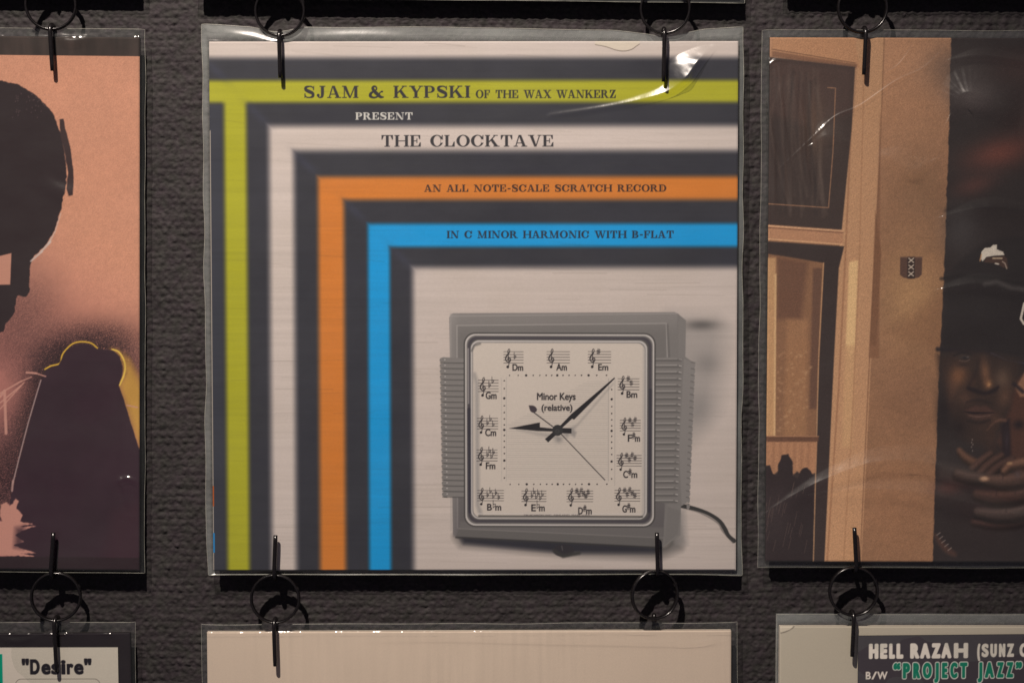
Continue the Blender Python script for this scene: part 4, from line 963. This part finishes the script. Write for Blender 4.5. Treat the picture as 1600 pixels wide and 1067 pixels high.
JF = Jacket(1209.5+411, 969+411, 822, 822, .05)
def art_white():
    X, Y = JF.axes(1.0); A = Art(X, Y, (178, 164, 146)); al = (slice(None), slice(None)); A.mul(al, 1+.015*fbm(X, Y, 60, 60, 15, 4))
    A.line([(1211.5, 980), (1219, 978), (1227, 974), (1232, 970)], .8, (96, 84, 74), 1.4, .8, sm=3); A.poly([(1209, 968), (1232, 968), (1226, 974.5), (1211.5, 979)], (202, 186, 166), 1.5, .8)
    return A
A = art_white()
rootF = JF.build(A, 'white record jacket with dark lettered sticker, below the brown photo jacket', 1.0, E=E_LOW)
def paint_razah(A):
    al = (slice(None), slice(None)); A.C[:] = (62, 56, 60); A.mul(al, 1+.02*fbm(A.X, A.Y, 14, 14, 23, 3))
    W, G = (206, 194, 180), (26, 108, 84)
    def fat(s, x0, x1, base, cap, grow, col=W): sans(A, s, x0+grow, x1-grow, base-grow, cap-2*grow, col, 1.0, grow=grow)
    xo = 0
    for s, a, b in (('H', 1357, 1372), ('E', 1374.5, 1386), ('L', 1388.5, 1398), ('L', 1400, 1411), ('R', 1421.5, 1436), ('A', 1437, 1453), ('Z', 1455, 1469), ('A', 1470, 1486), ('H', 1489.5, 1512)):
        fat(s, a, b, 1028.5, 24, 2.1)
    for s, a, b in (('(', 1526, 1531), ('S', 1533, 1544), ('U', 1546.5, 1557), ('N', 1560, 1570), ('Z', 1572.5, 1583.5), ('O', 1592, 1606)):
        fat(s, a, b, 1027.2, 21, 1.5)
    for s, a, b in (('B', 1353, 1360), ('/', 1362, 1369.5), ('W', 1371, 1386)): sans(A, s, a, b, 1059.8, 11, W, 1.0, grow=.5)
    for s, a, b in (('\u201c', 1394, 1408), ('P', 1409, 1423), ('R', 1425, 1439), ('O', 1440, 1457), ('J', 1458, 1468), ('E', 1470, 1481.5), ('C', 1483, 1497), ('T', 1498, 1512.5), ('J', 1526, 1536), ('A', 1537, 1554), ('Z', 1556, 1569), ('Z', 1571, 1584), ('\u201d', 1585, 1598)):
        fat(s, a, b, 1061.0, 27.5, 2.9, (196, 190, 178)); fat(s, a+1.3, b-1.3, 1059.5, 24.6, 1.7, G)
label_part(JF, rootF, 'paper_sticker', 1340, 992, 1630, 1100, paint_razah, .9, .010, lab='dark sticker with white and green lettering')

# ================================================================== row above the frame (only its hangers and shadows reach the photo)
JG = Jacket(203-411, -27-411, 822, 822, .0); JH = Jacket(735, -15-411, 842, 822, .5); JI = Jacket(1233+411, -25-411, 822, 822, .0)
for J, lab in ((JG, 'dark record jacket above the pink jacket'), (JH, 'dark record jacket above the striped clock jacket'), (JI, 'dark record jacket above the brown photo jacket')):
    A = Art(np.linspace(J.x0, J.x0+J.w, 90), np.linspace(J.y0, J.y0+J.h, 90), (52, 44, 46)); A.mul((slice(None), slice(None)), 1+.2*fbm(A.X, A.Y, 200, 200, 5, 4))
    J.build(A, lab, 8, card=M_DARKCARD)

# ================================================================== sleeves
build_sleeve(JA, 'milky clear sleeve with a buckled upper right corner round the striped clock jacket', 10.5, 9, 24, 8, .013, margin_sheen=6.5, fold=.4,
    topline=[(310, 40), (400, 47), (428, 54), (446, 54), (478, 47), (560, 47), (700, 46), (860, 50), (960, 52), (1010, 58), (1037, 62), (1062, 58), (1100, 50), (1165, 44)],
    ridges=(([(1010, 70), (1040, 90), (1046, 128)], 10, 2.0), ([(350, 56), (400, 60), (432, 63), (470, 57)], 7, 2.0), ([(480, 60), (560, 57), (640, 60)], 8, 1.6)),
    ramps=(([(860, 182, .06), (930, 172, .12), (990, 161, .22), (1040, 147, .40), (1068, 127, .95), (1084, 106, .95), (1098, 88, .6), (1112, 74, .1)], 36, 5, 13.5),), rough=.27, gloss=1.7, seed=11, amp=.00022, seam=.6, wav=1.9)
build_sleeve(JB, 'clear sleeve with a dark frame of shadow round the pink jacket', 8, 8, 12, 5, .012, fold=1.0, seed=21, ridges=(([(90, 60), (110, 66), (140, 62)], 7, 4), ([(186, 742), (196, 764), (200, 790)], 4, 3.0), ([(184, 748), (200, 744), (214, 750)], 4, 3.4), ([(176, 600), (182, 660), (180, 740)], 9, 4.0), ([(60, 280), (100, 300), (130, 296)], 14, 5)), amp=.00022)
build_sleeve(JC, 'wrinkled and creased clear sleeve round the brown photo jacket', 12, 10, 11, 10, .011, step=1.0, gloss=1.8, margin_sheen=1.6, fold=.5,
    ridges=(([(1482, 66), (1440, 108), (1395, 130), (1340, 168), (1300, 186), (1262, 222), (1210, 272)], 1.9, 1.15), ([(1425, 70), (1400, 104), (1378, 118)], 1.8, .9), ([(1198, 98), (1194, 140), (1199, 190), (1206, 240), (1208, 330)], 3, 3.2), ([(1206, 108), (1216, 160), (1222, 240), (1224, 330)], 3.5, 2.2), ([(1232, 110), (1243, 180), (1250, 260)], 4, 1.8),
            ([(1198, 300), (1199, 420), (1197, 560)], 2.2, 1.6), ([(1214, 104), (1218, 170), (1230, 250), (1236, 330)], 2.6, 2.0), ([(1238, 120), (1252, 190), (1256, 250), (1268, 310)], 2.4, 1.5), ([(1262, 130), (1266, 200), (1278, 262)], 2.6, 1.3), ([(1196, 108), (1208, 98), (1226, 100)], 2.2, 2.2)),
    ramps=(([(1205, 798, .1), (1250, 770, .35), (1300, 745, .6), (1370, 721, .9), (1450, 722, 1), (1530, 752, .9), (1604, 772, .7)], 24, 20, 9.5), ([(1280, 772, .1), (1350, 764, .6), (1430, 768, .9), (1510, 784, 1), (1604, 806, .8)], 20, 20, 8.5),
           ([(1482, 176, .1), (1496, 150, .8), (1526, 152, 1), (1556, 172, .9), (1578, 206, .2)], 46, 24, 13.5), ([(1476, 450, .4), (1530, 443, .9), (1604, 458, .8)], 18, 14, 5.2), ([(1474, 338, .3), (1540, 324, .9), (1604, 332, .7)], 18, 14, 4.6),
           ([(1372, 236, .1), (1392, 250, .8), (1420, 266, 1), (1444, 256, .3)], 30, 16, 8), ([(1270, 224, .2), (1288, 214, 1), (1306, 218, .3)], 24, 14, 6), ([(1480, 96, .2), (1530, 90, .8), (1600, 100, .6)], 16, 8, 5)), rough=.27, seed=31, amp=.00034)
build_sleeve(JD, 'clear sleeve with a bright top edge round the black Desire jacket', 8, 7.5, 17, 5, .010, fold=2.0, seed=41, ridges=(([(10, 988), (40, 993), (66, 987)], 5, 3),))
build_sleeve(JE, 'clear sleeve round the plain cream jacket', 9, 10, 12, 5, .012, fold=1.5, seed=51, ridges=(([(560, 988), (700, 986), (900, 991), (1080, 995), (1140, 988)], 5, 2.0), ([(1060, 998), (1100, 994), (1128, 986)], 2.0, 1.5), ([(1126, 990), (1133, 1030), (1138, 1076)], 2.4, 1.8), ([(690, 1000), (694, 1040), (690, 1080)], 5, 1.2), ([(760, 992), (768, 1040), (772, 1080)], 4, 1.2), ([(860, 996), (864, 1036), (858, 1080)], 5, 1.3), ([(1000, 1000), (1008, 1040), (1004, 1080)], 4, 1.4), ([(1050, 1004), (1056, 1040), (1062, 1080)], 3, 1.3)), amp=.0002)
build_sleeve(JF, 'hazy clear sleeve round the white stickered jacket', 5, 9, 18, 5, .024, margin_sheen=3.6, seed=61, amp=.0002)
for J, lab, k in ((JG, 'clear sleeve round the dark jacket above the pink one', 71), (JH, 'clear sleeve round the dark jacket above the striped one', 81), (JI, 'clear sleeve round the dark jacket above the brown one', 91)):
    build_sleeve(J, lab, 9, 9, 14, 6, .03, seed=k, step=8)

# ================================================================== hangers: binder ring with a wire clip above and below
def hanger(cx, cy, xu, yu, xl, yl, label, hidden=False, turn=0.0):
    """ring centre; upper clip x and tip y; lower clip x and tip y (photo pixels)"""
    yr, yf, yb = -.0120, -.0150, -.0058
    c = at(cx, cy, yr); Rr = 37.4*S; rw = 2.45*S; rod = 3.45*S
    root = empty('ring_hanger', c); tag(root, label, 'ring hanger', 'ring hangers between the sleeves')
    ring = [(Rr*math.cos(2*math.pi*k/96), 0, Rr*math.sin(2*math.pi*k/96), rw) for k in range(96)]
    ro = link('ring', tube_mesh('ring', [ring], 14, closed=True, deep=2.1), M_METAL, root)
    ro.rotation_euler = (0, 0, turn)
    a = math.radians(22); hx, hz = Rr*math.cos(a), Rr*math.sin(a)
    dx, dz = -math.sin(a), math.cos(a)
    link('hinge', tube_mesh('hinge', [[(hx-dx*q, 0, hz-dz*q, r) for q, r in ((-.0017, .0011), (-.0015, .00135), (.0015, .00135), (.0017, .0011))]], 12), M_METAL, ro)
    def clip(name, px, tip, bend_py, up):
        """U of round wire: a front leg, a bend through the ring, a back leg"""
        f, b = (yf, yb) if not (hidden and not up) else (-.0100+.0032, yb+.0016)
        rb = (b-f)/2; sgn = 1 if up else -1
        pb = at(px, bend_py, (f+b)/2); tf = at(px, tip, f); pbf = at(px, bend_py, f)
        zc = pb.z + sgn*rb
        p = []
        for q in np.linspace(0, 1, 7): p.append((tf.x+(pb.x-tf.x)*q, f, tf.z+(zc-tf.z)*q, rod if q > .02 else rod*.93))
        for k in range(1, 12):
            a2 = math.pi*k/12
            p.append((pb.x, (f+b)/2-rb*math.cos(a2), zc-sgn*rb*math.sin(a2), rod*.97))
        L = abs(tf.z-zc)*.85
        for q in np.linspace(0, 1, 5): p.append((pb.x, b, zc+sgn*L*q, rod))
        p = [(v[0]-c.x, v[1]-c.y, v[2]-c.z, v[3]) for v in p]
        link(name, tube_mesh(name, [p], 12), M_METAL, root)
    clip('upper_clip', xu, yu, cy-31, True)
    clip('lower_clip', xl, yl, cy+31, False)
hanger(79.5, 8.5, 79, -96, 82, 111, 'black ring hanger above the pink jacket', turn=.12)
hanger(437.4, 18, 436, -84, 438, 122, 'black ring hanger at the upper left corner of the striped clock jacket')
hanger(1039.5, 14.5, 1040, -88, 1037, 128, 'black ring hanger beside the bright buckled corner of the striped jacket', turn=-.15)
hanger(1347.5, 13, 1348, -86, 1350, 117, 'black ring hanger above the brown photo jacket')
hanger(87.5, 932, 83.5, 832, 88.5, 1049, 'black ring hanger between the pink jacket and the Desire jacket', turn=.1)
hanger(430, 935, 430.5, 836, 430, 1040, 'black ring hanger below the cream and orange stripes of the clock jacket')
hanger(1023, 929, 1026.5, 832, 1022, 1005, 'black ring hanger below the printed clock, lower clip tucked behind the cream jacket', hidden=True, turn=.25)
hanger(1333.5, 923.5, 1335, 824, 1331.5, 1025, 'black ring hanger between the brown photo jacket and the white stickered jacket')
